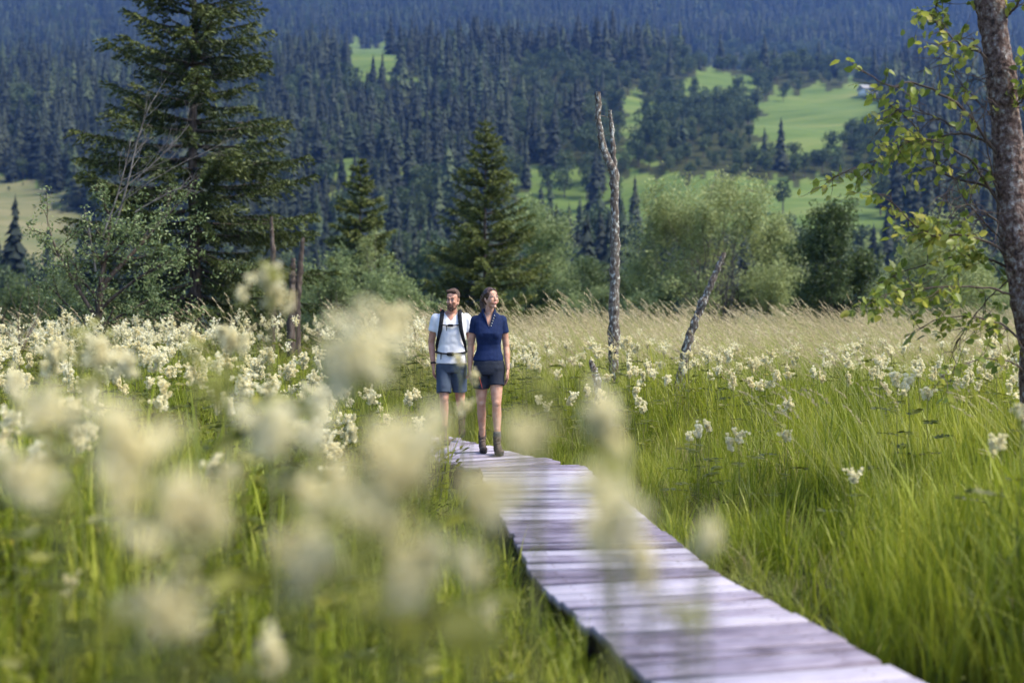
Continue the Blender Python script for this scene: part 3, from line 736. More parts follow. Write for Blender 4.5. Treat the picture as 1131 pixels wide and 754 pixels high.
def birchbark():
    m, nt, out = new_mat('birchbark'); L = nt.links.new
    tc = N(nt, 'ShaderNodeTexCoord'); mp = N(nt, 'ShaderNodeMapping'); mp.inputs['Scale'].default_value = (1, 1, .8); L(tc.outputs['Object'], mp.inputs[0])
    vo = N(nt, 'ShaderNodeTexVoronoi'); vo.inputs['Scale'].default_value = 26
    n0 = N(nt, 'ShaderNodeTexNoise'); n0.inputs['Scale'].default_value = 9; n0.inputs['Detail'].default_value = 5; L(mp.outputs[0], n0.inputs['Vector'])
    mxv = N(nt, 'ShaderNodeMix', data_type='RGBA'); mxv.inputs[0].default_value = .12; L(mp.outputs[0], mxv.inputs[6]); L(n0.outputs['Color'], mxv.inputs[7]); L(mxv.outputs[2], vo.inputs['Vector'])
    n1 = N(nt, 'ShaderNodeTexNoise'); n1.inputs['Scale'].default_value = 26; n1.inputs['Detail'].default_value = 9; n1.inputs['Roughness'].default_value = .7; L(mp.outputs[0], n1.inputs['Vector'])
    c = ramp(nt, n1.outputs['Fac'], [(.38, (.035,.026,.024)), (.47, (.13,.080,.064)), (.55, (.20,.150,.130)), (.63, (.34,.32,.30)), (.74, (.56,.55,.53))])
    p = N(nt, 'ShaderNodeBsdfPrincipled'); p.inputs['Roughness'].default_value = .9; p.inputs['Specular IOR Level'].default_value = .15
    b = N(nt, 'ShaderNodeBump'); b.inputs['Strength'].default_value = .9; b.inputs['Distance'].default_value = .02
    ad = N(nt, 'ShaderNodeMath', operation='ADD'); L(vo.outputs['Distance'], ad.inputs[0]); L(n1.outputs['Fac'], ad.inputs[1]); L(ad.outputs[0], b.inputs['Height'])
    L(b.outputs[0], p.inputs['Normal']); L(c, p.inputs['Base Color']); L(p.outputs[0], out.inputs[0]); return m
M['birchbark'] = birchbark()
birch()
# ------------------------------------------------------------------ boardwalk
SECT = [((1.78, 1.0), (.61, 6.15)), ((.61, 6.15), (.16, 10.95)), ((.02, 10.85), (-1.30, 13.5)), ((-1.30, 13.5), (-3.4, 17.0))]
PTS = [np.array(s, float) for s in SECT]
def pathdist(x, y):
    """distance to the boardwalk's edge (negative = on it) and side (+ right)"""
    x = np.asarray(x, float); y = np.asarray(y, float); best = np.full(x.shape, 1e9); side = np.zeros(x.shape)
    for a, b in PTS:
        d = b - a; L2 = d @ d; t = np.clip(((x - a[0]) * d[0] + (y - a[1]) * d[1]) / L2, 0, 1)
        qx = a[0] + d[0] * t; qy = a[1] + d[1] * t; r = np.hypot(x - qx, y - qy)
        s = np.sign((x - a[0]) * d[1] - (y - a[1]) * d[0]); m = r < best
        best = np.where(m, r, best); side = np.where(m, s, side)
    return best - .5, side
def woodmat():
    m, nt, out = new_mat('weathered_wood'); L = nt.links.new
    uv = N(nt, 'ShaderNodeAttribute', attribute_name='grain'); at_ = N(nt, 'ShaderNodeAttribute', attribute_name='tint')
    mp = N(nt, 'ShaderNodeMapping'); mp.inputs['Scale'].default_value = (1.6, 26, 8); L(uv.outputs['Vector'], mp.inputs[0])
    n1 = N(nt, 'ShaderNodeTexNoise'); n1.inputs['Scale'].default_value = 2.2; n1.inputs['Detail'].default_value = 7; n1.inputs['Roughness'].default_value = .65; L(mp.outputs[0], n1.inputs['Vector'])
    n2 = N(nt, 'ShaderNodeTexNoise'); n2.inputs['Scale'].default_value = 5; n2.inputs['Detail'].default_value = 5; L(uv.outputs['Vector'], n2.inputs['Vector'])
    a = N(nt, 'ShaderNodeMath', operation='MULTIPLY'); L(n1.outputs['Fac'], a.inputs[0]); a.inputs[1].default_value = .55
    b = N(nt, 'ShaderNodeMath', operation='MULTIPLY_ADD'); L(n2.outputs['Fac'], b.inputs[0]); b.inputs[1].default_value = .3; L(a.outputs[0], b.inputs[2])
    c_ = N(nt, 'ShaderNodeMath', operation='MULTIPLY_ADD'); L(at_.outputs['Fac'], c_.inputs[0]); c_.inputs[1].default_value = .30; L(b.outputs[0], c_.inputs[2])
    col = ramp(nt, c_.outputs[0], [(.38, (.040,.030,.042)), (.47, (.120,.098,.138)), (.56, (.21,.183,.245)), (.70, (.34,.315,.385))])
    p = N(nt, 'ShaderNodeBsdfPrincipled'); p.inputs['Roughness'].default_value = .62; p.inputs['Specular IOR Level'].default_value = .35
    bp = N(nt, 'ShaderNodeBump'); bp.inputs['Strength'].default_value = .5; bp.inputs['Distance'].default_value = .006; L(n1.outputs['Fac'], bp.inputs['Height'])
    L(col, p.inputs['Base Color']); L(bp.outputs[0], p.inputs['Normal']); L(p.outputs[0], out.inputs[0]); return m
M['wood'] = woodmat()
def boardwalk():
    global rng
    rng = np.random.default_rng(77)
    root = empty('boardwalk', (.61, 6.15, 0)); o0 = np.array([.61, 6.15, 0])
    mb = MB(); grain = []; bm_ = MB(); nails = MB()
    for si, (a, b) in enumerate(PTS):
        d = b - a; L_ = np.linalg.norm(d); d = d / L_; rz = math.atan2(d[1], d[0]) - math.pi / 2
        s = .0; dz = -.004 * si
        while s < L_ - .05:
            pw = rng.choice([.12, .145, .165, .19], p=[.2, .3, .3, .2]); gap = rng.uniform(.014, .030)
            c = a + d * (s + pw / 2); off = rng.normal(0, .007); ln = 1.0 + rng.normal(0, .008)
            n0 = mb.n; z = DECK - .022 + dz + rng.normal(0, .006)
            px = np.array([-d[1], d[0]]) * -1
            cc = c + px * off
            box(mb, (cc[0] - o0[0], cc[1] - o0[1], z), (ln, pw - gap, .044), rz + rng.normal(0, .004), rng.uniform(0, 1), tilt=rng.normal(0, .007), bev=.005)
            v = mb.v[-1].astype(float); rel = v[:, :2] - (cc - o0[:2])
            g = np.stack([rel @ np.array([d[1], -d[0]]), rel @ d, v[:, 2] * 3], -1) + rng.uniform(-50, 50, 3); grain.append(g)
            for e in (-.36, .36):
                for q in (-.03, .03):
                    p = cc + np.array([d[1], -d[0]]) * e + d * q - o0[:2]
                    tube(nails, [(p[0], p[1], z + .018), (p[0], p[1], z + .0245)], .0045, 6)
            s += pw
        for e in (-.36, .36):
            p0 = a + np.array([d[1], -d[0]]) * e - o0[:2]; p1 = b + np.array([d[1], -d[0]]) * e - o0[:2]; m = (p0 + p1) / 2
            bb = MB(); box(bb, (m[0], m[1], DECK - .044 - .062 + dz), (.09, L_ - .02, .11), rz); bb.build('beam', M['bark'], root)
        k = int(L_ / 1.6)
        for j in range(k + 1):
            for e in (-.36, .36):
                p = a + d * (L_ * (j + .5) / (k + 1)) + np.array([d[1], -d[0]]) * e - o0[:2]
                pp = MB(); box(pp, (p[0], p[1], (DECK - .18) / 2 - .1), (.1, .1, DECK - .18 + .3), rz); pp.build('post', M['bark'], root)
    me = mb.mesh('deck', M['wood']); at_ = me.attributes.new('grain', 'FLOAT_VECTOR', 'POINT'); at_.data.foreach_set('vector', np.concatenate(grain).astype(np.float32).ravel())
    link('deck', me, root); nails.build('nail_heads', flat('rust', (.10,.06,.05)), root)
    tag(root, 'weathered lilac-grey plank boardwalk curving through the meadow', 'boardwalk')
boardwalk()

# ------------------------------------------------------------------ meadow plants
def mk(fn, mats, name):
    out = []
    for m in mats: pass
    return out
rng = np.random.default_rng(101)
GR, GP, SD, SH, HB, UD = [], [], [], [], [], []
for i in range(5):        # lush grass clumps
    mb = MB(); blades(mb, 42, .80, .0125, .17, (-.04, 0), .40 if i % 2 else .24); GR.append(mb.mesh('grass_clump', M['grass']))
for i in range(2):        # broad reed-like blades
    mb = MB(); blades(mb, 20, .98, .018, .13, (-.08, 0), .42); GR.append(mb.mesh('grass_clump', M['grass']))
for i in range(4):        # fine yellow-green grass
    mb = MB(); blades(mb, 60, .62, .0042, .17, (-.15, 0), .55); GP.append(mb.mesh('grass_clump', M['grass_pale']))
for i in range(2):        # old straw
    mb = MB(); blades(mb, 16, .66, .006, .18, (-.15, 0), .9); blades(mb, 26, .55, .0045, .17, (-.1, 0), .5); GP.append(mb.mesh('grass_clump', M['straw']))
def seedhead(n, h):
    mb = MB(); hd = MB()
    for i in range(n):
        a = rng.uniform(0, 6.28); b = np.array([math.cos(a), math.sin(a), 0]) * rng.uniform(0, .14)
        H = h * rng.uniform(.68, 1.18); lean = np.array([-.20 + rng.normal(0, .10), rng.normal(0, .12), 1])
        q = curve_pts(b, lean, H, 7, (-.42 + rng.normal(0, .12), 0, -.05), .02)
        tube(mb, q, np.linspace(.0030, .0016, 8), 3, cap=False, t=rng.uniform(0, 1))
        e = q[-1]; d = q[-1] - q[-2]; d /= np.linalg.norm(d)
        L_ = rng.uniform(.13, .22); m = 34; s = rng.uniform(0, 1, m)
        c = e + d * (s * L_)[:, None] + np.array([-.05, 0, -.02]) * (s ** 2)[:, None] + rng.normal(0, .006, (m, 3)) * (1.3 - s)[:, None]
        leafquads(hd, c, .030, .22, dirs=np.tile(d, (m, 1)) + rng.normal(0, .28, (m, 3)), tint=rng.uniform(0, 1, m))
    blades(mb, 8, h * .6, .006, .12, (-.15, 0), .5)
    me = mb.mesh('seed_grass', M['seed_stem']); me2 = hd.mesh('h', M['seed'])
    bm = bmesh.new(); bm.from_mesh(me); k = len(bm.faces); bm.from_mesh(me2); bm.faces.ensure_lookup_table()
    for f in bm.faces[k:]: f.material_index = 1
    bm.to_mesh(me); bm.free(); me.materials.append(M['seed']); return me
for i in range(4): SD.append(seedhead(9, 1.5))
def herbclump(n=16, h=.6, leaf=.055):
    mb = MB(); C = []; D = []
    for i in range(n):
        a = rng.uniform(0, 6.28); q = curve_pts((math.cos(a) * .05, math.sin(a) * .05, 0), (math.cos(a) * .5, math.sin(a) * .5, 1), h * rng.uniform(.6, 1.15), 7, (math.cos(a) * .5, math.sin(a) * .5, -.4), .08)
        tube(mb, q, np.linspace(.003, .0015, 8), 3, cap=False, t=.3)
        for k in range(2, 8):
            d = q[k] - q[k - 1]; d /= np.linalg.norm(d); s = np.cross(d, (0, 0, 1)); s /= np.linalg.norm(s) + 1e-6
            for sg in (-1, 1): C.append(q[k] + rng.normal(0, .006, 3)); D.append(s * sg + d * .5 + rng.normal(0, .2, 3))
        C.append(q[-1]); D.append(q[-1] - q[-2])
    D = np.array(D); D /= np.linalg.norm(D, axis=1, keepdims=True)
    leafquads(mb, np.array(C), leaf, .5, up=1.2, dirs=D, six=True)
    return mb
for i in range(4): HB.append(herbclump().mesh('herb_clump', M['herb']))

# meadowsweet: stem, leaves, flower head
def panicle(scale=1., n=520, fl=.0085, seed=0, buds=.12):
    r = np.random.default_rng(seed); C = []; B = []
    nb = 9
    for i in range(nb):
        a = r.uniform(0, 6.28); el = r.uniform(.35, 1.4); d = np.array([math.cos(a) * math.cos(el), math.sin(a) * math.cos(el), math.sin(el)])
        L_ = r.uniform(.035, .085); o = np.array([0, 0, r.uniform(-.05, .03)])
        for k in range(4):
            c = o + d * L_ * (.45 + .2 * k) + r.normal(0, .008, 3)
            m = n // (nb * 4); C.append(c + rand_dirs(m) * r.uniform(.006, .017) * r.uniform(.6, 1.1, (m, 1)))
    return np.concatenate(C) * scale
def rot_quads(mb, C, s, seed, t0=0, t1=1):
    leafquads(mb, C, s, .85, up=.5, tint=np.random.default_rng(seed).uniform(t0, t1, len(C)))
HEAD, STEM, LEAF, MS, BUDS = [], [], [], [], []
for v in range(4):
    hb = MB(); rot_quads(hb, panicle(1.0, 1500, seed=200 + v), .0115, v)
    if v == 3: pass
    hm = hb.mesh('flower_head', M['petal']); 
    st = MB(); q = np.array([(0, 0, -1.0), (.012, .004, -.75), (-.006, .01, -.5), (.01, -.004, -.25), (0, 0, -.03)]); tube(st, q, np.linspace(.0045, .0022, 5), 5, cap=False)
    for k in range(5):
        a = k * 1.7; tube(st, [(0, 0, -.07 + k * .012), (math.cos(a) * .02, math.sin(a) * .02, -.03 + k * .01), (math.cos(a) * .035, math.sin(a) * .035, .01 + k * .006)], [.002, .0014, .001], 4, cap=False)
    sm = st.mesh('stem', M['stem'])
    lb = MB(); C = []; D = []
    for k in range(5):
        a = k * 2.4 + rng.uniform(0, .5); z = -.22 - .14 * k
        q = curve_pts((0, 0, z), (math.cos(a), math.sin(a), .55), .16 + .02 * k, 5, (0, 0, -.5), .05); tube(lb, q, .0015, 3, cap=False, t=.4)
        for j in range(2, 6):
            d = q[j] - q[j - 1]; d /= np.linalg.norm(d); s = np.cross(d, (0, 0, 1)); s /= np.linalg.norm(s)
            for sg in (-1, 1): C.append(q[j]); D.append(s * sg + d * .6)
        C.append(q[-1]); D.append(d)
    D = np.array(D); D /= np.linalg.norm(D, axis=1, keepdims=True)
    leafquads(lb, np.array(C), .055, .55, up=1.5, dirs=D, six=True); lm = lb.mesh('leaves', M['herb'])
    bb = MB(); rot_quads(bb, panicle(1.05, 500, seed=260 + v), .009, v); BUDS.append(bb.mesh('flower_buds', M['bud']))
    HEAD.append(hm); STEM.append(sm); LEAF.append(lm)
    # joined light version
    hb2 = MB(); rot_quads(hb2, panicle(1.15, 150, seed=300 + v), .020, v + 9)
    me = hb2.mesh('meadowsweet', M['petal']); bm = bmesh.new(); bm.from_mesh(me); k0 = len(bm.faces); bm.from_mesh(sm); k1 = len(bm.faces); bm.from_mesh(lm); bm.faces.ensure_lookup_table()
    for f in bm.faces[k0:k1]: f.material_index = 1
    for f in bm.faces[k1:]: f.material_index = 2
    bmesh.ops.translate(bm, verts=bm.verts, vec=(0, 0, 1.0))
    bm.to_mesh(me); bm.free(); me.materials.append(M['stem']); me.materials.append(M['herb']); MS.append(me)

def meadowsweet(x, y, h, label, group=None, head=1.0, heads=1, seed=0, bud=False, lean=(0, 0), leaves=True):
    r = random.Random(seed); z = float(ground_z(x, y))
    root = empty('meadowsweet', (x, y, z)); root.rotation_euler = (lean[1], lean[0], r.uniform(0, 6.28) if lean == (0, 0) else 0)
    v = r.randrange(4)
    for nm, me in (('stem', STEM[v]), ('leaves', LEAF[v])):
        if nm == 'leaves' and not leaves: continue
        o = link(nm, me, root); o.location = (0, 0, h); o.scale = (1, 1, h / 1.0)
        if nm == 'leaves': o.scale = (1.1, 1.1, h)
    for k in range(heads):
        o = link('flower_head', (BUDS if bud else HEAD)[(v + k) % 4], root)
        a = r.uniform(0, 6.28); q = 0 if k == 0 else r.uniform(.05, .08) * head
        o.location = (math.cos(a) * q, math.sin(a) * q, h - (0 if k == 0 else r.uniform(.03, .12) * head)); o.scale = (head * r.uniform(.85, 1.1),) * 3
        o.rotation_euler = (r.uniform(-.4, .4), r.uniform(-.4, .4), r.uniform(0, 6))
    tag(root, label, 'flower', group); return root

# large out-of-focus flowers close to the lens: (px, py, depth, head size, heads, label)
FG = [(397,402,1.75,1.0,2,'large blurred cream flower head just left of the man'),
 (435,372,2.6,.8,1,'small blurred cream flower head leaning above the big one left of the man'),
 (148,505,1.35,1.0,2,'huge blurred cream flower head in the left foreground, widest of all'),
 (60,475,1.7,.9,2,'blurred cream flower head in the far left foreground'),
 (320,498,1.7,.95,2,'tall blurred cream flower head left of the central cluster'),
 (425,560,1.30,1.05,3,'huge blurred cream cluster below the man, leftmost of the centre'),
 (465,500,1.55,.8,1,'blurred flower head on top of the central cluster'),
 (330,635,1.35,.95,1,'round blurred cream flower head low in the left foreground'),
 (186,690,1.35,.9,1,'round blurred cream flower head near the bottom left'),
 (523,640,1.9,.75,1,'small round blurred flower head below the central cluster'),
 (530,698,2.2,.6,1,'faint small flower head near the bottom centre'),
 (672,490,1.75,.95,2,'blurred cream flower head in front of the grass right of the couple'),
 (672,592,1.35,.8,1,'soft yellowish flower head in front of the middle of the boardwalk'),
 (584,490,1.35,.55,1,'pale yellowish blurred flower head beside the woman\'s boots'),
 (540,560,1.3,.7,1,'faint yellowish flower head over the left edge of the boardwalk'),
 (778,612,1.8,.65,1,'small blurred flower head over the right edge of the boardwalk'),
 (297,320,3.0,.75,2,'tall flower stalk rising above the meadow right of the tall spruce'),
 (266,337,3.6,.5,1,'small flower head left of the tallest flower stalk'),
 (513,462,3.6,.6,1,'blurred cream flower head in front of the couple\'s knees'),
 (523,425,4.4,.55,1,'small cream flower head in front of the couple\'s hands'),
 (508,405,4.6,.5,1,'small cream flower head in front of the man\'s shorts'),
 (470,505,3.3,.6,1,'blurred cream flower head left of the man\'s boots'),
 (235,530,4.2,.8,1,'single sharp-edged flower head left of centre, above the dark gap'),
 (76,664,3.6,.7,1,'single small white flower head low on the left'),
 (300,735,2.3,.8,1,'blurred flower head at the bottom edge left of centre'),
 (712,640,1.5,.6,1,'faint blurred bloom low in front of the boardwalk planks'),
 (1127,455,5.2,.8,2,'cream flower head at the right edge below the birch'),
 (1106,490,6.0,.9,2,'cream double flower head low at the right edge'),
 (470,640,1.7,.7,1,'dim blurred flower head between the central cluster and the boardwalk'),
 (110,405,3.2,.9,2,'cream flower head standing above the left meadow'),
 (15,440,3.4,.8,1,'blurred cream flower head touching the left edge'),
 (250,385,4.0,.9,2,'creamy flower head in front of the tall spruce trunk'),
 (60,400,4.4,.9,2,'flower head at left under the half-bare willow'),
 (345,455,3.3,.85,2,'blurred flower head between the big left and centre clusters')]
for i, (px, py, dd, hs, nh, lb) in enumerate(FG):
    if dd < 2.7: dd *= .80; hs *= .84
    p = at(px, py, dd); meadowsweet(p.x, p.y, p.z, lb, 'meadowsweet blurred in the foreground', hs * .86, min(nh, 2), seed=500 + i, leaves=not (480 < px < 800))
BD = [(205,590,1.5,.9,1,'yellow-green flower bud plume between the two big left blooms'), (300,312,2.9,.5,1,'yellow-green bud on the tallest flower stalk'),
 (250,445,2.4,.8,1,'yellow-green bud plume left of the big upper bloom'), (380,610,1.6,.9,1,'yellowish bud plume under the central cluster'), (60,560,2.0,.8,1,'olive bud plume at the lower left'),
 (440,690,1.6,.8,1,'olive bud plume at the bottom below the central cluster'), (90,395,3.6,.9,2,'yellowish bud plume in front of the half-bare willow'), (680,545,1.45,.6,1,'yellowish bud plume in front of the boardwalk middle'),
 (215,405,3.4,.8,1,'yellow-green bud plume in front of the tall spruce foot'), (600,440,2.2,.5,1,'faint yellow-green bud plume beside the woman'), (760,690,1.5,.55,1,'faint yellowish bud low over the nearest planks')]
for i, (px, py, dd, hs, nh, lb) in enumerate(BD):
    if dd < 2.7: dd *= .80; hs *= .84
    p = at(px, py, dd); meadowsweet(p.x, p.y, p.z, lb, 'budding meadowsweet in the foreground', hs * 1.15, nh, seed=700 + i, bud=True, leaves=px < 480)
print('fg', len(FG))

def field(d0, d1, per, xmin=-1e9, xmax=1e9, jit=1.0, margin=2.5):
    """jittered points in the visible wedge between depths d0 and d1; per = points per square metre"""
    sp = 1 / math.sqrt(per); ys = np.arange(d0, d1, sp); w = .47 * d1 + margin
    xs = np.arange(max(-w, xmin), min(w, xmax), sp); gx, gy = np.meshgrid(xs, ys)
    gx = gx + rng.uniform(-.5, .5, gx.shape) * sp * jit; gy = gy + rng.uniform(-.5, .5, gy.shape) * sp * jit
    k = (np.abs(gx) < .47 * gy + margin); return gx[k], gy[k]
def patch(x, y, a, b, ph=0): return .5 + .25 * np.sin(x * a + ph + np.sin(y * b)) + .25 * np.cos(y * b * 1.3 + ph * 2 + x * a * .4)
def hmul(x, y):
    pd, sd = pathdist(x, y)
    right = sd > 0
    near = np.clip(pd / np.where(right, 1.3 + .45 * np.clip(y - 5, 0, 4), 1.9), 0, 1)
    lo = np.where(right, .30, np.where((y > 8) & (y < 12.5), .17, .30)); lo = np.where(~right & (y > 9.8) & (x < -.95 - (y - 11) * .3), .85, lo); near = np.where(~right & (y > 10.2) & (x < -.95), 1, near); h = lo + (1 - lo) * near ** 1.1
    h = np.where((y > 13.5), np.maximum(h, .55), h)      # behind the hikers the meadow closes in
    return h * (.78 + .35 * patch(x, y, 1.1, .9))
def put(name, parts, variants, label, cat, sc=(1, 1)):
    x, y, s = [np.concatenate(k) for k in zip(*parts)]
    pd, sd = pathdist(x, y); k = (pd > .04); x, y, s = x[k], y[k], s[k]
    h = s * rng.uniform(.75, 1.2, len(x)); n = len(x)
    rot = np.stack([rng.normal(0, .09, n), rng.normal(-.03, .09, n), rng.uniform(0, 6.28, n)], -1)
    if name in ('seed_grass',): rot[:, 2] = rng.normal(0, .45, n)
    else: rot[:, 2] = np.where(rng.uniform(0, 1, n) < .28, rng.normal(0, .7, n), rot[:, 2])
    wd = np.clip(h, .45, 1.3) * sc[0]
    print(name, n)
    return scatter(name, np.stack([x, y, ground_z(x, y) - .02], -1), rot, np.stack([wd, wd, h * sc[1]], -1), rng.integers(0, len(variants), n), variants, label, cat)

# --- lush green grass
P = []
x, y = field(2.4, 9, 30); h = hmul(x, y); xr = x > pathdist(x, y)[0] * 0
pd, sd = pathdist(x, y); dens = np.where(sd > 0, .16 + .95 * (patch(x, y, 2.6, 2.3, .7) > .36), .62); k = rng.uniform(0, 1, len(x)) < dens; P.append((x[k], y[k], h[k]))
x, y = field(9, 18, 17); h = hmul(x, y); pd, sd = pathdist(x, y); k = rng.uniform(0, 1, len(x)) < np.where(sd > 0, .9, .55); P.append((x[k], y[k], h[k]))
x, y = field(18, 36, 5); h = hmul(x, y) * 1.0; P.append((x, y, h))
put('grass', P, GR, 'long fresh green grass covering the meadow on both sides of the boardwalk', 'grass')
# --- fine pale grass
P = []
x, y = field(2.6, 10, 16); h = hmul(x, y); pd, sd = pathdist(x, y)
pr = np.where(sd > 0, .40 + .45 * (pd < 1.2), .25 + .7 * (pd < 1.5)) * np.where(y < 5, .6, 1); k = rng.uniform(0, 1, len(x)) < pr; P.append((x[k], y[k], h[k] * .95))
x, y = field(10, 20, 13); h = hmul(x, y); pd, sd = pathdist(x, y); k = rng.uniform(0, 1, len(x)) < np.where(sd > 0, .95, .45); P.append((x[k], y[k], h[k] * 1.15))
x, y = field(20, 62, 4.5, margin=4); P.append((x, y, 1.35 * hmul(x, y)))
put('fine_grass', P, GP, 'fine yellow-green grass between the lush tufts and along the boardwalk', 'grass')
# --- tan seed heads
P = []
x, y = field(14.5, 17, 4); pd, sd = pathdist(x, y); k = (rng.uniform(0, 1, len(x)) < np.where(x > .3, .4, .10)) & (pd > .8); P.append((x[k], y[k], np.full(k.sum(), .95)))
x, y = field(17, 30, 5.5); pd, sd = pathdist(x, y); k = (rng.uniform(0, 1, len(x)) < np.where(x > -.06 * y - 1.0, .8, .10)) & (pd > .6); P.append((x[k], y[k], np.full(k.sum(), 1.0)))
x, y = field(30, 58, 2.2); k = x > -.13 * y; x, y = x[k], y[k]; P.append((x, y, np.full(len(x), 1.0)))
x, y = field(7.5, 12.5, .6, xmin=3.2); P.append((x, y, np.full(len(x), .9)))
put('seed_grass', P, SD, 'tan seed-headed grass leaning left along the far side of the meadow', 'grass')
# --- leafy undergrowth
P = []
x, y = field(2.3, 12, 15); h = hmul(x, y); pd, sd = pathdist(x, y); k = (rng.uniform(0, 1, len(x)) < np.where(sd < 0, .95, .50)); k &= ~((y > 7.5) & (y < 13.6) & (pd < .55)); P.append((x[k], y[k], h[k] * np.where(sd[k] < 0, 1.25, .7)))
x, y = field(12, 24, 6, xmax=-1); P.append((x, y, hmul(x, y) * 1.35)); x, y = field(24, 50, 3, xmax=-3); P.append((x, y, np.full(len(x), 1.7)))
put('undergrowth', P, HB, 'dense leafy green undergrowth beneath the flowers', 'undergrowth')

# --- meadowsweet in the field
x, y = field(4.2, 9, 5); a = (x, y); x, y = field(9, 30, 6.5, margin=1.5); x = np.concatenate([a[0], x]); y = np.concatenate([a[1], y])
pd, sd = pathdist(x, y); px, _ = proj(x, y, np.zeros_like(x))
cl = patch(x, y, .9, .8, 1.7)
pL = np.where(y < 6.5, .16, .9) * (cl > .12); pL = np.where((px > 400) & (y < 10), pL * .3, pL); pL = np.where(y > 13, pL * np.clip((patch(x, y, 1.0, .6, 3.1) - .26) * 4, .12, 1), pL); pL = np.where(y > 22, pL * .6, pL)
pR = np.where(y > 8.5, .70 * (cl > .38) + .10, .03); pR = np.where((y > 17), .22, pR)
left = (sd < 0) & (y < 14) | (px < 470)
pr = np.where(left, pL, pR)
k = (rng.uniform(0, 1, len(x)) < pr) & (pd > .55)
x, y, px, left = x[k], y[k], px[k], left[k]
h = np.where(left, rng.uniform(.98, 1.36, len(x)), rng.uniform(.82, 1.18, len(x))); 
pd, sd = pathdist(x, y); h *= np.where((pd < 1.4) & (y < 13), .72, 1.0)
h = np.where(~left & (y > 14), h * 1.1, h); h = np.where(left & (y > 11), h + rng.uniform(0, .28, len(x)), h)
o = np.argsort(y); 
infr = (px > -5) & (px < 1136); 
cnt = 0; restm = np.ones(len(x), bool)
for i in o:
    if cnt >= 262: break
    if not infr[i]: continue
    restm[i] = False; cnt += 1
    if left[i]: lb, g = ('cream meadowsweet plant in the flowery left side of the meadow, in the nearer rows', 'meadowsweet plants in the near left meadow')
    elif px[i] < 800: lb, g = ('cream meadowsweet plant in the grass between the boardwalk and the leaning bare trunk', 'meadowsweet plants right of the boardwalk')
    else: lb, g = ('cream meadowsweet plant in the tall grass of the right side, below the birch', 'meadowsweet plants on the right')
    meadowsweet(float(x[i]), float(y[i]), float(h[i]), lb, g, rng.uniform(.75, 1.15) * (1.1 if left[i] else .95), int(rng.integers(1, 3)), seed=1000 + int(i))
print('meadowsweet individuals', cnt, 'rest', restm.sum())
x, y, h = x[restm], y[restm], h[restm]; n = len(x)
wd = rng.uniform(1.0, 1.6, n)
scatter('meadowsweet_field', np.stack([x, y, ground_z(x, y)], -1), np.stack([rng.normal(0, .06, n), rng.normal(0, .06, n), rng.uniform(0, 6.28, n)], -1),
        np.stack([wd, wd, h], -1), rng.integers(0, 4, n), MS, 'cream meadowsweet flowers dotted over the far part of the meadow', 'flowers')
# ------------------------------------------------------------------ people
def fabric(name, c, var=.2, bump=.35, scale=5, rough=.85):
    lo = tuple(k * (1 - var) for k in c); hi = tuple(min(1, k * (1 + var * .6)) for k in c)
    return solid(name, [(.35, lo), (.65, hi)], scale, rough, .2, bump, 220, 3)
def skinmat(name, c):
    m, nt, out = new_mat(name); L = nt.links.new
    tc = N(nt, 'ShaderNodeTexCoord'); no = N(nt, 'ShaderNodeTexNoise'); no.inputs['Scale'].default_value = 22; no.inputs['Detail'].default_value = 4
    L(tc.outputs['Object'], no.inputs['Vector'])
    col = ramp(nt, no.outputs['Fac'], [(.35, (c[0] * .86, c[1] * .74, c[2] * .70)), (.62, c)])
    p = N(nt, 'ShaderNodeBsdfPrincipled'); p.inputs['Roughness'].default_value = .48; p.inputs['Specular IOR Level'].default_value = .4
    p.inputs['Subsurface Weight'].default_value = .12; p.inputs['Subsurface Radius'].default_value = (.012, .005, .003); p.inputs['Subsurface Scale'].default_value = 1
    L(col, p.inputs['Base Color']); L(p.outputs[0], out.inputs[0]); return m
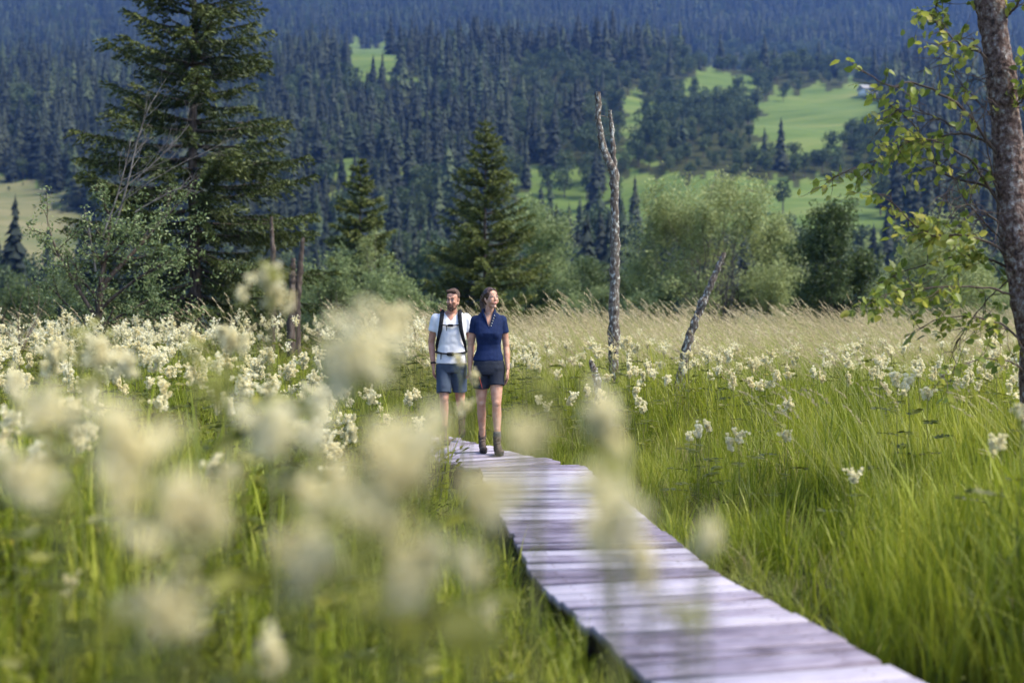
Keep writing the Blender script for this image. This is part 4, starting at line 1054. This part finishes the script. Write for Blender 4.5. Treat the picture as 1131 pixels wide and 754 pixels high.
class Solid:
    def __init__(s): s.mb = MB()
    def rings(s, Rg):
        n = len(Rg[0]); k = len(Rg); V = np.concatenate(Rg)
        f = [(i * n + j, i * n + (j + 1) % n, (i + 1) * n + (j + 1) % n, (i + 1) * n + j) for i in range(k - 1) for j in range(n)]
        V = np.vstack([V, Rg[0].mean(0), Rg[-1].mean(0)]); c0, c1 = len(V) - 2, len(V) - 1
        t = [((j + 1) % n, j, c0) for j in range(n)] + [((k - 1) * n + j, (k - 1) * n + (j + 1) % n, c1) for j in range(n)]
        n0 = s.mb.n; s.mb.add(V, f); s.mb.f[3].append(np.array(t) + n0)
    def cap(s, p0, p1, r0, r1=None, flat=False, n=16, sq=(1, 1)):
        r1 = r0 if r1 is None else r1
        p0 = np.array(p0, float); p1 = np.array(p1, float); d = p1 - p0; L_ = np.linalg.norm(d); d = d / (L_ + 1e-9)
        ref = np.array([1., 0, 0]) if abs(d[0]) < .8 else np.array([0., 1, 0])
        w = np.cross(d, ref); w /= np.linalg.norm(w); u = np.cross(w, d)
        a = np.arange(n) / n * 2 * math.pi
        circ = np.cos(a)[:, None] * u * sq[0] + np.sin(a)[:, None] * w * sq[1]
        Rg = []
        if flat: Rg = [p0 + circ * r0, p1 + circ * r1]
        else:
            for t in (-80, -55, -28, 0): Rg.append(p0 + d * r0 * math.sin(R(t)) + circ * r0 * math.cos(R(t)))
            for t in (0, 28, 55, 80): Rg.append(p1 + d * r1 * math.sin(R(t)) + circ * r1 * math.cos(R(t)))
        s.rings(Rg)
    def chain(s, pts, rad, sq=(1, 1)):
        for i in range(len(pts) - 1): s.cap(pts[i], pts[i + 1], rad[i], rad[i + 1], sq=sq)
    def ell(s, c, r, n=18):
        c = np.array(c, float); a = np.arange(n) / n * 2 * math.pi; Rg = []
        for t in np.linspace(-84, 84, 13):
            Rg.append(c + np.stack([np.cos(a) * math.cos(R(t)) * r[0], np.sin(a) * math.cos(R(t)) * r[1], np.full(n, math.sin(R(t)) * r[2])], -1))
        s.rings(Rg)
    def loft(s, L_, n=28, p=2.4):
        """rings (z, cx, cy, rx, ry)"""
        a = np.arange(n) / n * 2 * math.pi; Rg = []
        for z, cx, cy, rx, ry in L_:
            ca, sa = np.cos(a), np.sin(a); q = (np.abs(ca) ** p + np.abs(sa) ** p) ** (-1 / p)
            Rg.append(np.stack([cx + ca * q * rx, cy + sa * q * ry, np.full(n, z)], -1))
        s.rings(Rg)
    def xf(s, Mx, start=0):
        for i in range(start, len(s.mb.v)):
            v = s.mb.v[i]; s.mb.v[i] = (np.c_[v, np.ones(len(v))] @ np.array(Mx).T)[:, :3].astype(np.float32)
    def done(s, name, mat, parent, vox=.006, it=4, cut=None, wr=0, wf=9.):
        me = s.mb.mesh(name + '_raw', None); o = bpy.data.objects.new(name + '_raw', me); COL.objects.link(o)
        if vox:
            m = o.modifiers.new('r', 'REMESH'); m.mode = 'VOXEL'; m.voxel_size = vox
        if it:
            m = o.modifiers.new('s', 'SMOOTH'); m.factor = .5; m.iterations = it
        dg = bpy.context.evaluated_depsgraph_get(); ev = o.evaluated_get(dg)
        out = bpy.data.meshes.new_from_object(ev); bpy.data.objects.remove(o)
        if wr:
            n = len(out.vertices); co = np.zeros(n * 3, np.float32); out.vertices.foreach_get('co', co); co = co.reshape(-1, 3)
            no = np.zeros(n * 3, np.float32); out.vertices.foreach_get('normal', no); no = no.reshape(-1, 3)
            dsp = np.array([mnoise.noise(Vector((c[0] * wf, c[1] * wf, c[2] * wf * .55 + c[0] * 4))) + .5 * mnoise.noise(Vector(c) * wf * 2.3) for c in co.tolist()])
            co += no * (dsp[:, None] * wr).astype(np.float32); out.vertices.foreach_set('co', co.ravel())
        if cut:
            bm = bmesh.new(); bm.from_mesh(out); bmesh.ops.delete(bm, geom=[v for v in bm.verts if cut(v.co)], context='VERTS'); bm.to_mesh(out); bm.free()
        out.materials.clear(); out.materials.append(mat)
        out.polygons.foreach_set('use_smooth', [True] * len(out.polygons)); out.update(); out.name = name
        return link(name, out, parent)

def hand(s, w, sgn, swing=0.0, curl=.5):
    """hanging relaxed hand below wrist w: palm towards the thigh, thumb to the front; sgn = side (+1 viewer right)"""
    st = len(s.mb.v); i = -sgn   # i: direction towards the body
    s.cap((0, .004, .01), (0, .002, -.03), .024, .030, sq=(.62, 1)); s.cap((0, .002, -.03), (0, 0, -.075), .033, .036, sq=(.42, 1.0))
    for k, (y, l, r) in enumerate(((-.030, .078, .0088), (-.010, .088, .0092), (.010, .082, .0088), (.029, .064, .0078))):
        p = np.array([0, y, -.085]); a = .25 + .10 * k * curl
        for j, f in enumerate((.45, .32, .23)):
            d = np.array([i * math.sin(a), y * .9, -math.cos(a)]); d /= np.linalg.norm(d); q = p + d * l * f; s.cap(p, q, r * (1 - .1 * j), r * (.93 - .1 * j), n=10); p = q; a += .42 * curl + .06 * k
    s.chain([(i * .002, -.022, -.012), (i * .012, -.047, -.042), (i * .014, -.056, -.070), (i * .020, -.055, -.092)], [.014, .0115, .0098, .008])
    s.xf(Matrix.Translation(Vector(w)) @ Matrix.Rotation(swing, 4, 'X'), st)

def head(s, hm, fem):
    st = len(s.mb.v); k = .94 if fem else 1.0
    s.ell((0, .015, .030), (.073 * k, .092, .084)); s.ell((0, -.028, -.012), (.060 * k, .060, .088))
    s.ell((0, -.052, .045), (.050 * k, .026, .035))
    for g in (-1, 1):
        s.cap((g * (.042 if fem else .050), .005, -.038), (g * (.008 if fem else .016), -.058, -.092), .021 if fem else .027, .016 if fem else .018)
        s.ell((g * .072 * k, .012, -.006), (.007, .015, .027)); s.ell((g * .034 * k, -.068, -.022), (.022, .020, .020))
        if not fem: s.cap((g * .012, -.086, .030), (g * .040 * k, -.074, .030), .007, .007)
        else: s.ell((g * .034, -.056, -.030), (.026, .028, .034)); s.ell((g * .028, -.062, .012), (.026, .024, .026))
    s.ell((0, -.070, -.094), (.020, .018, .018)); s.cap((0, -.083, .018), (0, -.100 if fem else -.106, -.022), .0070, .0085 if fem else .0105); s.ell((0, -.090, -.030), (.013 if fem else .016, .011, .007))
    s.ell((0, -.080, -.058), (.026, .014, .016))
    s.xf(hm, st)
def part(root, name, mat, fn, hm=None, **kw):
    s = Solid(); fn(s)
    if hm is not None: s.xf(hm)
    return s.done(name, mat, root, **kw)
def face(root, hm, fem, brow, lip):
    for g in (-1, 1):
        part(root, 'eye', M['eyewhite'], lambda s: s.ell((g * .030, -.0790, .008), (.0125, .0085, .0048)), hm, vox=0, it=0)
        part(root, 'iris', M['iris'], lambda s: s.ell((g * .030 + .002, -.0865, .0075), (.0050, .0022, .0046)), hm, vox=0, it=0)
        part(root, 'eyelid', M['lash'], lambda s: s.chain([(g * .0165, -.0845, .0115), (g * .030, -.0885, .0160), (g * .0445, -.0790, .0115)], [.0022, .0028, .0022]), hm, vox=0, it=0)
        part(root, 'eyebrow', brow, lambda s: s.chain([(g * .013, -.0925, .0285), (g * .030, -.0900, .0345), (g * .047, -.0770, .0290)], [.0032, .0036, .0025]), hm, vox=0, it=0)
    part(root, 'mouth', lip, lambda s: (s.cap((-.021, -.0850, -.0535), (.021, -.0850, -.0535), .0036, .0036), s.ell((0, -.0905, -.0585), (.017, .0050, .0046)), s.ell((0, -.0905, -.0520), (.016, .0045, .0034))), hm, vox=.002, it=2)

M['eyewhite'] = flat('eyewhite', (.75, .72, .70), .3); M['iris'] = flat('iris', (.05, .03, .02), .2); M['lash'] = flat('lash', (.03, .018, .014), .6)
M['skin_w'] = skinmat('skin_fair', (.56, .325, .225)); M['skin_m'] = skinmat('skin_tan', (.54, .29, .205))
M['lip'] = flat('lips', (.48, .15, .13), .4); M['lip_m'] = flat('lips_man', (.40, .16, .13), .5)
M['hair_w'] = solid('brown_hair', [(.35, (.022, .010, .006)), (.65, (.085, .036, .020))], 30, .45, .5, .6, 120, 3, (1, 1, .25))
M['hair_m'] = solid('short_hair', [(.35, (.035, .018, .012)), (.65, (.12, .062, .038))], 60, .6, .4, .8, 160, 3)
M['beard'] = solid('beard', [(.35, (.085, .045, .032)), (.65, (.20, .115, .080))], 90, .8, .2, .8, 200, 3)
M['navy'] = fabric('navy_cotton', (.009, .020, .072)); M['navy_dark'] = fabric('navy_trim', (.008, .018, .06))
M['shorts_w'] = fabric('charcoal_shorts', (.022, .027, .042)); M['shorts_m'] = fabric('slate_shorts', (.060, .082, .125))
M['white'] = fabric('white_cotton', (.74, .74, .78), .06); M['black'] = fabric('black_webbing', (.012, .013, .018)); M['packblue'] = fabric('pack_fabric', (.015, .022, .05))
M['sock'] = fabric('grey_sock', (.09, .09, .10)); M['sock_d'] = fabric('dark_sock', (.03, .03, .035))
M['boot'] = solid('boot_leather', [(.35, (.045, .030, .024)), (.65, (.12, .085, .068))], 18, .75, .3, .5, 90, 3); M['boot_m'] = solid('boot_leather_red', [(.35, (.035, .020, .018)), (.65, (.10, .050, .042))], 18, .7, .3, .5, 90, 3)
M['sole'] = flat('rubber_sole', (.02, .018, .018), .8); M['red'] = flat('red_piping', (.45, .06, .035)); M['bone'] = flat('button', (.75, .72, .55))
M['lace'] = flat('lace', (.20, .15, .12))

def boot(root, a, yaw, pitch, mat, sock, h=.20, sc=1.0, roll=0):
    """ankle boot with its ankle at a = (x, y, z of the sole)"""
    hm = Matrix.Translation(Vector(a)) @ Matrix.Rotation(yaw, 4, 'Z') @ Matrix.Rotation(pitch, 4, 'X') @ Matrix.Scale(sc, 4)
    def up(s):
        s.cap((0, .028, .050), (0, .018, h - .045), .041, .046, sq=(.92, 1.08)); s.cap((0, .018, h - .055), (0, .016, h - .02), .046, .046, flat=True, n=22, sq=(1, 1.06))
        s.ell((0, .035, .045), (.036, .040, .038)); s.cap((0, .02, .060), (0, -.085, .040), .042, .036, sq=(1, .9)); s.ell((0, -.125, .038), (.043, .050, .032)); s.cap((0, -.01, .10), (0, -.07, .062), .036, .034)
    o = part(root, 'boot', mat, up, hm, vox=.005, it=3, wr=.0018, wf=25)
    def so(s):
        n = 22; a_ = np.arange(n) / n * 2 * math.pi; Rg = []
        for z, k in ((0, .94), (.006, 1), (.022, 1), (.026, .95)):
            y = np.sin(a_) * .128; w_ = np.where(y < 0, .046 - .010 * np.clip((y + .06) / .06, 0, 1), .038)
            Rg.append(np.stack([np.cos(a_) * w_ * k, -.055 + y * k, np.full(n, z)], -1))
        s.rings(Rg)
    part(root, 'sole', M['sole'], so, hm, vox=0, it=0)
    def la(s):
        for k in range(5):
            z = .072 + .022 * k; y = -.082 + .0125 * k + (.018 if k > 2 else 0) * (k - 2)
            s.cap((-.020, y + .010, z), (.020, y - .002, z + .006), .0032, .0032, n=6); s.cap((.020, y + .010, z), (-.020, y - .002, z + .006), .0032, .0032, n=6)
        s.cap((0, -.040, h - .03), (-.03, -.050, h - .05), .003, .003, n=6); s.cap((0, -.040, h - .03), (.03, -.050, h - .055), .003, .003, n=6)
    part(root, 'laces', M['lace'], la, hm, vox=0, it=0)
    part(root, 'sock', sock, lambda s: s.loft([(h - .06, 0, .018, .040, .043), (h - .012, 0, .016, .043, .046), (h + .012, 0, .014, .043, .045), (h + .028, 0, .014, .039, .041)], 20, 2), hm, vox=0, it=0)

def ringtube(s, pts, r, n=8):
    for i in range(len(pts) - 1): s.cap(pts[i], pts[i + 1], r, r, n=n)

def woman():
    x, y = -.24, 11.8; root = empty('person', (x, y, DECK - .008))
    tag(root, 'woman with brown ponytail in navy polo and dark shorts walking on the boardwalk', 'person', 'hikers on the boardwalk')
    hm = Matrix.Translation((.022, -.02, 1.605)) @ Matrix.Rotation(R(34), 4, 'Z') @ Matrix.Rotation(R(-6), 4, 'X') @ Matrix.Scale(.98, 4)
    root.scale = (.95, .97, 1)
    LK, RK = (-.084, .010, .525), (.085, -.080, .530)
    LA, RA = (-.074, .150, .125), (.096, -.100, .120)
    s = Solid(); head(s, hm, True)
    s.cap((.010, .010, 1.53), (0, .015, 1.40), .043, .054); 
    for g in (-1, 1): s.cap((0, .015, 1.435), (g * .135, .010, 1.385), .044, .040)
    s.ell((0, -.018, 1.33), (.125, .082, .105)); s.ell((0, 0, 1.22), (.125, .090, .15)); s.ell((0, 0, 1.07), (.112, .082, .12)); s.ell((0, 0, .93), (.155, .105, .11))
    for g in (-1, 1): s.ell((g * .066, -.078, 1.235), (.056, .052, .055))
    # legs
    for hp, kn, an in (((-.082, 0, .90), LK, LA), ((.080, -.01, .90), RK, RA)):
        hp, kn, an = map(np.array, (hp, kn, an)); md = hp * .5 + kn * .5
        s.cap(hp, md, .088, .072); s.cap(md, kn, .072, .052); s.ell(kn + [0, -.012, .0], (.044, .046, .052))
        c1 = kn * .72 + an * .28; s.cap(kn, c1 + [0, .014, 0], .047, .051); s.cap(c1 + [0, .014, 0], kn * .35 + an * .65 + [0, .006, 0], .051, .038); s.cap(kn * .35 + an * .65, an, .038, .031); s.cap(an, an - [0, 0, .05], .031, .03)
    # arms
    for g, el, wr_ in ((-1, (-.200, .035, 1.105), (-.205, -.015, .875)), (1, (.190, .025, 1.105), (.206, -.045, .880))):
        sh = (g * .155, .005, 1.375); s.cap(sh, (np.array(sh) + el) / 2, .044, .040); s.cap((np.array(sh) + el) / 2, el, .040, .034); m = np.array(el) * .65 + np.array(wr_) * .35
        s.cap(el, m, .034, .035); s.cap(m, wr_, .035, .0225); hand(s, np.array(wr_) + [0, 0, -.008], g, R(8 if g < 0 else 12), .6)
    s.done('body', M['skin_w'], root, vox=.0045, it=3)
    face(root, hm, True, M['hair_w'], M['lip'])
    # hair
    def hair(s):
        s.ell((0, .022, .036), (.0775, .094, .087)); s.ell((0, .060, -.005), (.060, .052, .062)); s.cap((-.062, .0, .045), (-.050, .07, .0), .020, .03); s.cap((.062, .0, .045), (.050, .07, .0), .020, .03); s.cap((-.058, -.030, .055), (-.02, -.048, .088), .016, .017); s.cap((.058, -.030, .055), (.02, -.048, .088), .016, .017); s.ell((0, .125, .055), (.028, .03, .03))
    part(root, 'hair', M['hair_w'], hair, hm, vox=.005, it=3, wr=.003, wf=30)
    def tail(s):
        s.chain([(0, .125, .060), (-.004, .158, .040), (-.006, .172, -.02), (-.004, .165, -.10), (0, .150, -.17), (.004, .140, -.215)], [.018, .026, .030, .028, .019, .006]); s.chain([(.012, .13, .05), (.018, .165, -.04), (.014, .150, -.15)], [.012, .016, .005])
    part(root, 'ponytail', M['hair_w'], tail, hm, vox=.005, it=2, wr=.004, wf=34)
    # shirt
    def shirt(s):
        s.loft([(.962, -.008, .0, .168, .122), (1.0, -.006, 0, .163, .118), (1.07, 0, 0, .136, .104), (1.13, 0, 0, .131, .102), (1.20, 0, -.012, .144, .120), (1.245, 0, -.020, .150, .128), (1.30, 0, -.012, .155, .118), (1.36, 0, -.004, .166, .100), (1.40, 0, .004, .158, .086), (1.435, 0, .010, .120, .076), (1.465, 0, .012, .085, .068), (1.50, 0, .012, .065, .062)])
        for g in (-1, 1):
            s.ell((g * .066, -.088, 1.235), (.058, .050, .058)); sh = np.array((g * .143, .004, 1.370)); el = np.array((g * .197, .025, 1.105)); e = sh + (el - sh) * .46
            s.cap(sh + [0, 0, .006], sh + (e - sh) * .5, .059, .056); s.cap(sh + (e - sh) * .4, e, .054, .056, flat=True, n=22)
    vc = lambda c: c.y < .0 and c.z > 1.305 and abs(c.x - .004) < (c.z - 1.30) * .36 and c.z < 1.47
    part(root, 'polo_shirt', M['navy'], shirt, vox=.0065, it=4, cut=lambda c: vc(c) or c.z > 1.462, wr=.0045, wf=11)
    def collar(s):
        for g in (-1, 1):
            V = [(.004 + g * .004, -.122, 1.300), (.004 + g * .020, -.112, 1.345), (.004 + g * .037, -.098, 1.390), (g * .052, -.070, 1.430), (g * .064, -.035, 1.462), (g * .066, .015, 1.478), (g * .045, .062, 1.482), (0, .078, 1.484)]
            for i in range(len(V) - 1): s.cap(V[i], V[i + 1], .008 if i < 2 else .011 + .002 * min(i, 4), .008 if i < 1 else .011 + .002 * min(i + 1, 4), sq=(.8, 1.2))
            s.cap((g * .052, -.074, 1.43), (g * .078, -.070, 1.405), .010, .006)
    part(root, 'collar', M['navy_dark'], collar, vox=.005, it=3)
    for k in range(5):
        z = 1.325 + k * .026; part(root, 'button', M['bone'], lambda s: s.ell((.018 + .36 * (z - 1.31) + .004, -.125 + .22 * (z - 1.31), z), (.0050, .003, .0050), 10), vox=0, it=0)
    def shorts(s):
        s.loft([(.985, 0, 0, .150, .112), (.95, 0, 0, .165, .120), (.90, 0, .005, .176, .128), (.85, 0, .005, .178, .128), (.82, 0, .0, .172, .118)])
        for hp, kn, zb in (((-.085, 0, .88), LK, .672), ((.083, -.01, .88), RK, .705)):
            hp = np.array(hp); kn = np.array(kn); t = (hp[2] - zb) / (hp[2] - kn[2]); e = hp + (kn - hp) * t; s.cap(hp, e, .092, .088, flat=True, n=26, sq=(1, 1.08)); s.ell(hp, (.092, .11, .09))
    part(root, 'shorts', M['shorts_w'], shorts, vox=.0065, it=3, wr=.004, wf=12)
    part(root, 'red_piping', M['red'], lambda s: s.chain([(-.100, -.127, .80), (-.085, -.128, .74), (-.070, -.112, .685)], [.003, .003, .003]), vox=0, it=0)
    boot(root, (LA[0], LA[1] - .015, .004), R(8), 0, M['boot'], M['sock_d'], .20)
    boot(root, (RA[0], RA[1] - .015, .004), R(14), 0, M['boot'], M['sock'], .205)

def man():
    x, y = -.68, 12.75; z0 = DECK - .010; root = empty('person', (x, y, z0))
    tag(root, 'bearded man in white V-neck t-shirt and slate shorts with pack straps, walking behind the woman', 'person', 'hikers on the boardwalk')
    hm = Matrix.Translation((.020, -.035, 1.612)) @ Matrix.Rotation(R(-16), 4, 'Z') @ Matrix.Rotation(R(7), 4, 'X')
    root.scale = (.93, .96, 1)
    LK, RK = (-.085, -.070, .520), (.105, .020, .500)
    LA, RA = (-.080, -.015, .120), (.110, .330, .285)
    s = Solid(); head(s, hm, False)
    s.cap((.010, .0, 1.53), (0, .01, 1.42), .056, .062)
    for g in (-1, 1): s.cap((0, .015, 1.45), (g * .16, .010, 1.405), .048, .046)
    s.ell((0, -.010, 1.36), (.15, .092, .10)); s.ell((0, 0, 1.24), (.160, .105, .17)); s.ell((0, 0, 1.05), (.145, .10, .14)); s.ell((0, 0, .93), (.155, .11, .11))
    for hp, kn, an in (((-.088, 0, .90), LK, LA), ((.088, 0, .90), RK, RA)):
        hp, kn, an = map(np.array, (hp, kn, an)); md = hp * .5 + kn * .5
        s.cap(hp, md, .092, .076); s.cap(md, kn, .076, .056); s.ell(kn + [0, -.010, 0], (.048, .050, .055))
        c1 = kn * .72 + an * .28; s.cap(kn, c1 + [0, .014, 0], .050, .054); s.cap(c1 + [0, .014, 0], kn * .35 + an * .65, .054, .040); s.cap(kn * .35 + an * .65, an, .040, .034); s.cap(an, an - [0, 0, .05], .034, .032)
    for g, el, wr_ in ((-1, (-.245, .045, 1.135), (-.215, -.020, .885)), (1, (.240, .02, 1.13), (.235, -.09, .90))):
        sh = (g * .190, .005, 1.395); s.cap(sh, (np.array(sh) + el) / 2, .052, .047); s.cap((np.array(sh) + el) / 2, el, .047, .039); m = np.array(el) * .65 + np.array(wr_) * .35
        s.cap(el, m, .039, .040); s.cap(m, wr_, .040, .026); st = len(s.mb.v); hand(s, np.array(wr_) + [0, 0, -.008], g, R(6), .9)
    s.done('body', M['skin_m'], root, vox=.0045, it=3)
    face(root, hm, False, M['hair_m'], M['lip_m'])
    part(root, 'hair', M['hair_m'], lambda s: (s.ell((0, .030, .050), (.079, .092, .078)), s.ell((0, .062, .0), (.062, .046, .062)), s.cap((-.045, -.040, .095), (.045, -.045, .097), .022, .022), s.cap((-.066, -.005, .04), (-.069, 0, .0), .014, .008), s.cap((.066, -.005, .04), (.069, 0, .0), .014, .008)), hm, vox=.005, it=2, wr=.004, wf=45)
    def beard(s):
        for g in (-1, 1): s.chain([(g * .064, .0, -.015), (g * .060, -.012, -.050), (g * .040, -.052, -.086), (0, -.078, -.104)], [.008, .011, .0165, .0185]); s.chain([(0, -.0965, -.0445), (g * .020, -.092, -.049), (g * .031, -.080, -.066), (g * .024, -.078, -.088)], [.0062, .0062, .008, .012])
        s.ell((0, -.083, -.078), (.016, .012, .010))
    part(root, 'beard', M['beard'], beard, hm, vox=.0035, it=2, wr=.003, wf=60)
    def shirt(s):
        s.loft([(.900, 0, 0, .186, .144), (.95, 0, 0, .182, .140), (1.02, 0, 0, .168, .126), (1.12, 0, -.004, .166, .120), (1.24, 0, -.008, .184, .128), (1.32, 0, -.008, .194, .126), (1.38, 0, 0, .205, .112), (1.42, 0, .004, .195, .096), (1.455, 0, .010, .150, .084), (1.485, 0, .012, .095, .076), (1.51, 0, .012, .075, .070)])
        for g in (-1, 1):
            sh = np.array((g * .180, .004, 1.388)); el = np.array((g * .245, .035, 1.13)); e = sh + (el - sh) * .50; s.cap(sh + [0, 0, .005], sh + (e - sh) * .5, .070, .068); s.cap(sh + (e - sh) * .4, e, .066, .069, flat=True, n=22)
    part(root, 't_shirt', M['white'], shirt, vox=.0065, it=4, cut=lambda c: (c.y < 0 and c.z > 1.385 and abs(c.x) < (c.z - 1.38) * .85) or c.z > 1.488, wr=.006, wf=10)
    def shorts(s):
        s.loft([(.96, 0, 0, .160, .120), (.92, 0, 0, .170, .128), (.87, 0, .005, .180, .134), (.80, 0, 0, .178, .12)])
        for hp, kn, zb in (((-.090, 0, .86), LK, .572), ((.090, 0, .86), RK, .580)):
            hp = np.array(hp); kn = np.array(kn); t = (hp[2] - zb) / (hp[2] - kn[2]); e = hp + (kn - hp) * t; s.cap(hp, e, .098, .090, flat=True, n=26, sq=(1, 1.1)); s.ell(hp, (.098, .115, .09))
    part(root, 'shorts', M['shorts_m'], shorts, vox=.0065, it=3, wr=.006, wf=11)
    part(root, 'wristband', M['black'], lambda s: s.cap((-.2185, -.012, .915), (-.2165, -.016, .897), .033, .033, flat=True, n=20), vox=0, it=0)
    boot(root, (LA[0], LA[1] - .015, .004), R(16), 0, M['boot_m'], M['sock_d'], .215, 1.06)
    boot(root, (RA[0], RA[1] - .005, .165), R(4), R(-38) * -1, M['boot_m'], M['sock_d'], .20, 1.06)
    # backpack
    bp = empty('backpack', (x, y + .192, z0 + 1.0)); bp.scale = (.93, .96, 1); tag(bp, 'dark hiking backpack worn by the man, seen as straps over his white shirt', 'backpack')
    T = Matrix.Translation((0, -.20, -1.0))
    def P(name, mat, fn, **kw):
        return part(bp, name, mat, fn, T, **kw)
    P('bag', M['packblue'], lambda s: (s.loft([(.98, 0, .23, .10, .07), (1.02, 0, .235, .145, .105), (1.2, 0, .24, .155, .115), (1.38, 0, .235, .145, .10), (1.46, 0, .22, .10, .07)], 24, 3)), vox=.01, it=3, wr=.005, wf=10)
    for g in (-1, 1):
        P('shoulder_strap', M['black'], lambda s: s.chain([(g * .105, .13, 1.43), (g * .108, .06, 1.482), (g * .105, -.02, 1.490), (g * .105, -.085, 1.45), (g * .112, -.125, 1.38), (g * .125, -.138, 1.28), (g * .150, -.125, 1.18), (g * .172, -.07, 1.10), (g * .170, .03, 1.04), (g * .14, .14, 1.02)], [.024, .026, .027, .027, .026, .025, .022, .018, .016, .016], sq=(1, .42)), vox=.005, it=2)
    P('red_strap_trim', M['red'], lambda s: s.chain([(-.128, .06, 1.498), (-.125, .0, 1.508), (-.122, -.05, 1.495)], [.009, .009, .008]), vox=0, it=0)
    P('chest_strap', M['black'], lambda s: (s.chain([(-.115, -.140, 1.335), (-.05, -.152, 1.328), (.0, -.154, 1.326), (.05, -.152, 1.328), (.115, -.140, 1.335)], [.011] * 5, sq=(1, .6)), s.cap((-.02, -.160, 1.327), (.02, -.160, 1.327), .016, .016), s.cap((-.045, -.158, 1.325), (-.047, -.156, 1.27), .006, .005)), vox=.004, it=1)
    P('hip_belt', M['black'], lambda s: (s.chain([(-.14, .13, 1.03), (-.178, .04, 1.03), (-.165, -.06, 1.025), (-.11, -.122, 1.018), (0, -.142, 1.010), (.11, -.122, 1.018), (.165, -.06, 1.025), (.178, .04, 1.03), (.14, .13, 1.03)], [.028, .026, .022, .018, .017, .018, .022, .026, .028], sq=(1, .5)), s.cap((-.028, -.152, 1.01), (.028, -.152, 1.01), .021, .021), s.cap((-.115, -.135, 1.01), (-.118, -.133, .95), .007, .006)), vox=.005, it=1)
woman(); man()
# ------------------------------------------------------------------ air, light, camera
def haze():
    mb = MB(); x0, x1, y0, y1, z0, z1 = -3800, 3800, -3800, 3800, -8, 880
    mb.add([(x0,y0,z0),(x1,y0,z0),(x1,y1,z0),(x0,y1,z0),(x0,y0,z1),(x1,y0,z1),(x1,y1,z1),(x0,y1,z1)],
           [(3,2,1,0),(4,5,6,7),(0,1,5,4),(1,2,6,5),(2,3,7,6),(3,0,4,7)])
    m, nt, out = new_mat('haze'); v = N(nt, 'ShaderNodeVolumePrincipled')
    v.inputs['Density'].default_value = HAZE; v.inputs['Color'].default_value = (.20, .40, 1.0, 1); v.inputs['Anisotropy'].default_value = .3
    nt.links.new(v.outputs[0], out.inputs['Volume'])
    tag(mb.build('haze', m), kind='stuff', label='bluish mountain haze filling the valley', cat='haze')
HAZE = .00013
haze()
w = bpy.data.worlds.new('World'); SC.world = w; w.use_nodes = True
nt = w.node_tree; bg = nt.nodes['Background']; sky = nt.nodes.new('ShaderNodeTexSky')
sky.sky_type = 'NISHITA'; sky.sun_disc = False
SUN_EL, SUN_AZ = R(54), R(105)      # azimuth clockwise from +Y
sky.sun_elevation = SUN_EL; sky.sun_rotation = SUN_AZ; sky.air_density = 1.2; sky.dust_density = 2.5; sky.altitude = 800
nt.links.new(sky.outputs[0], bg.inputs[0]); bg.inputs[1].default_value = .15
sl = bpy.data.lights.new('sun', 'SUN'); sl.energy = 3.4; sl.angle = R(22); sl.color = (1, .92, .76)
so = bpy.data.objects.new('sun', sl); COL.objects.link(so)
dv = Vector((math.sin(SUN_AZ) * math.cos(SUN_EL), math.cos(SUN_AZ) * math.cos(SUN_EL), math.sin(SUN_EL)))
so.rotation_euler = dv.to_track_quat('Z', 'Y').to_euler(); so.location = dv * 50

cam = bpy.data.cameras.new('camera'); co = bpy.data.objects.new('camera', cam); COL.objects.link(co)
cam.sensor_width = 36; cam.lens = F / 1131 * 36; cam.clip_start = .05; cam.clip_end = 9000
co.location = (0, 0, CAMZ)
# horizon at photo row 355 (centre row is 377): looks slightly down
co.rotation_euler = (R(90) - math.atan((377 - HY) / F), 0, 0)
cam.dof.use_dof = True; cam.dof.focus_distance = 12.2; cam.dof.aperture_fstop = 1.2; cam.dof.aperture_blades = 0
SC.camera = co
SC.view_settings.view_transform = 'Standard'; SC.view_settings.look = 'None'; SC.view_settings.gamma = 1
SC.view_settings.exposure = 1.22
c = SC.cycles
c.use_denoising = True; c.max_bounces = 5; c.diffuse_bounces = 3; c.transmission_bounces = 4; c.glossy_bounces = 2; c.volume_bounces = 0; c.transparent_max_bounces = 8
c.use_adaptive_sampling = True; c.adaptive_threshold = .02
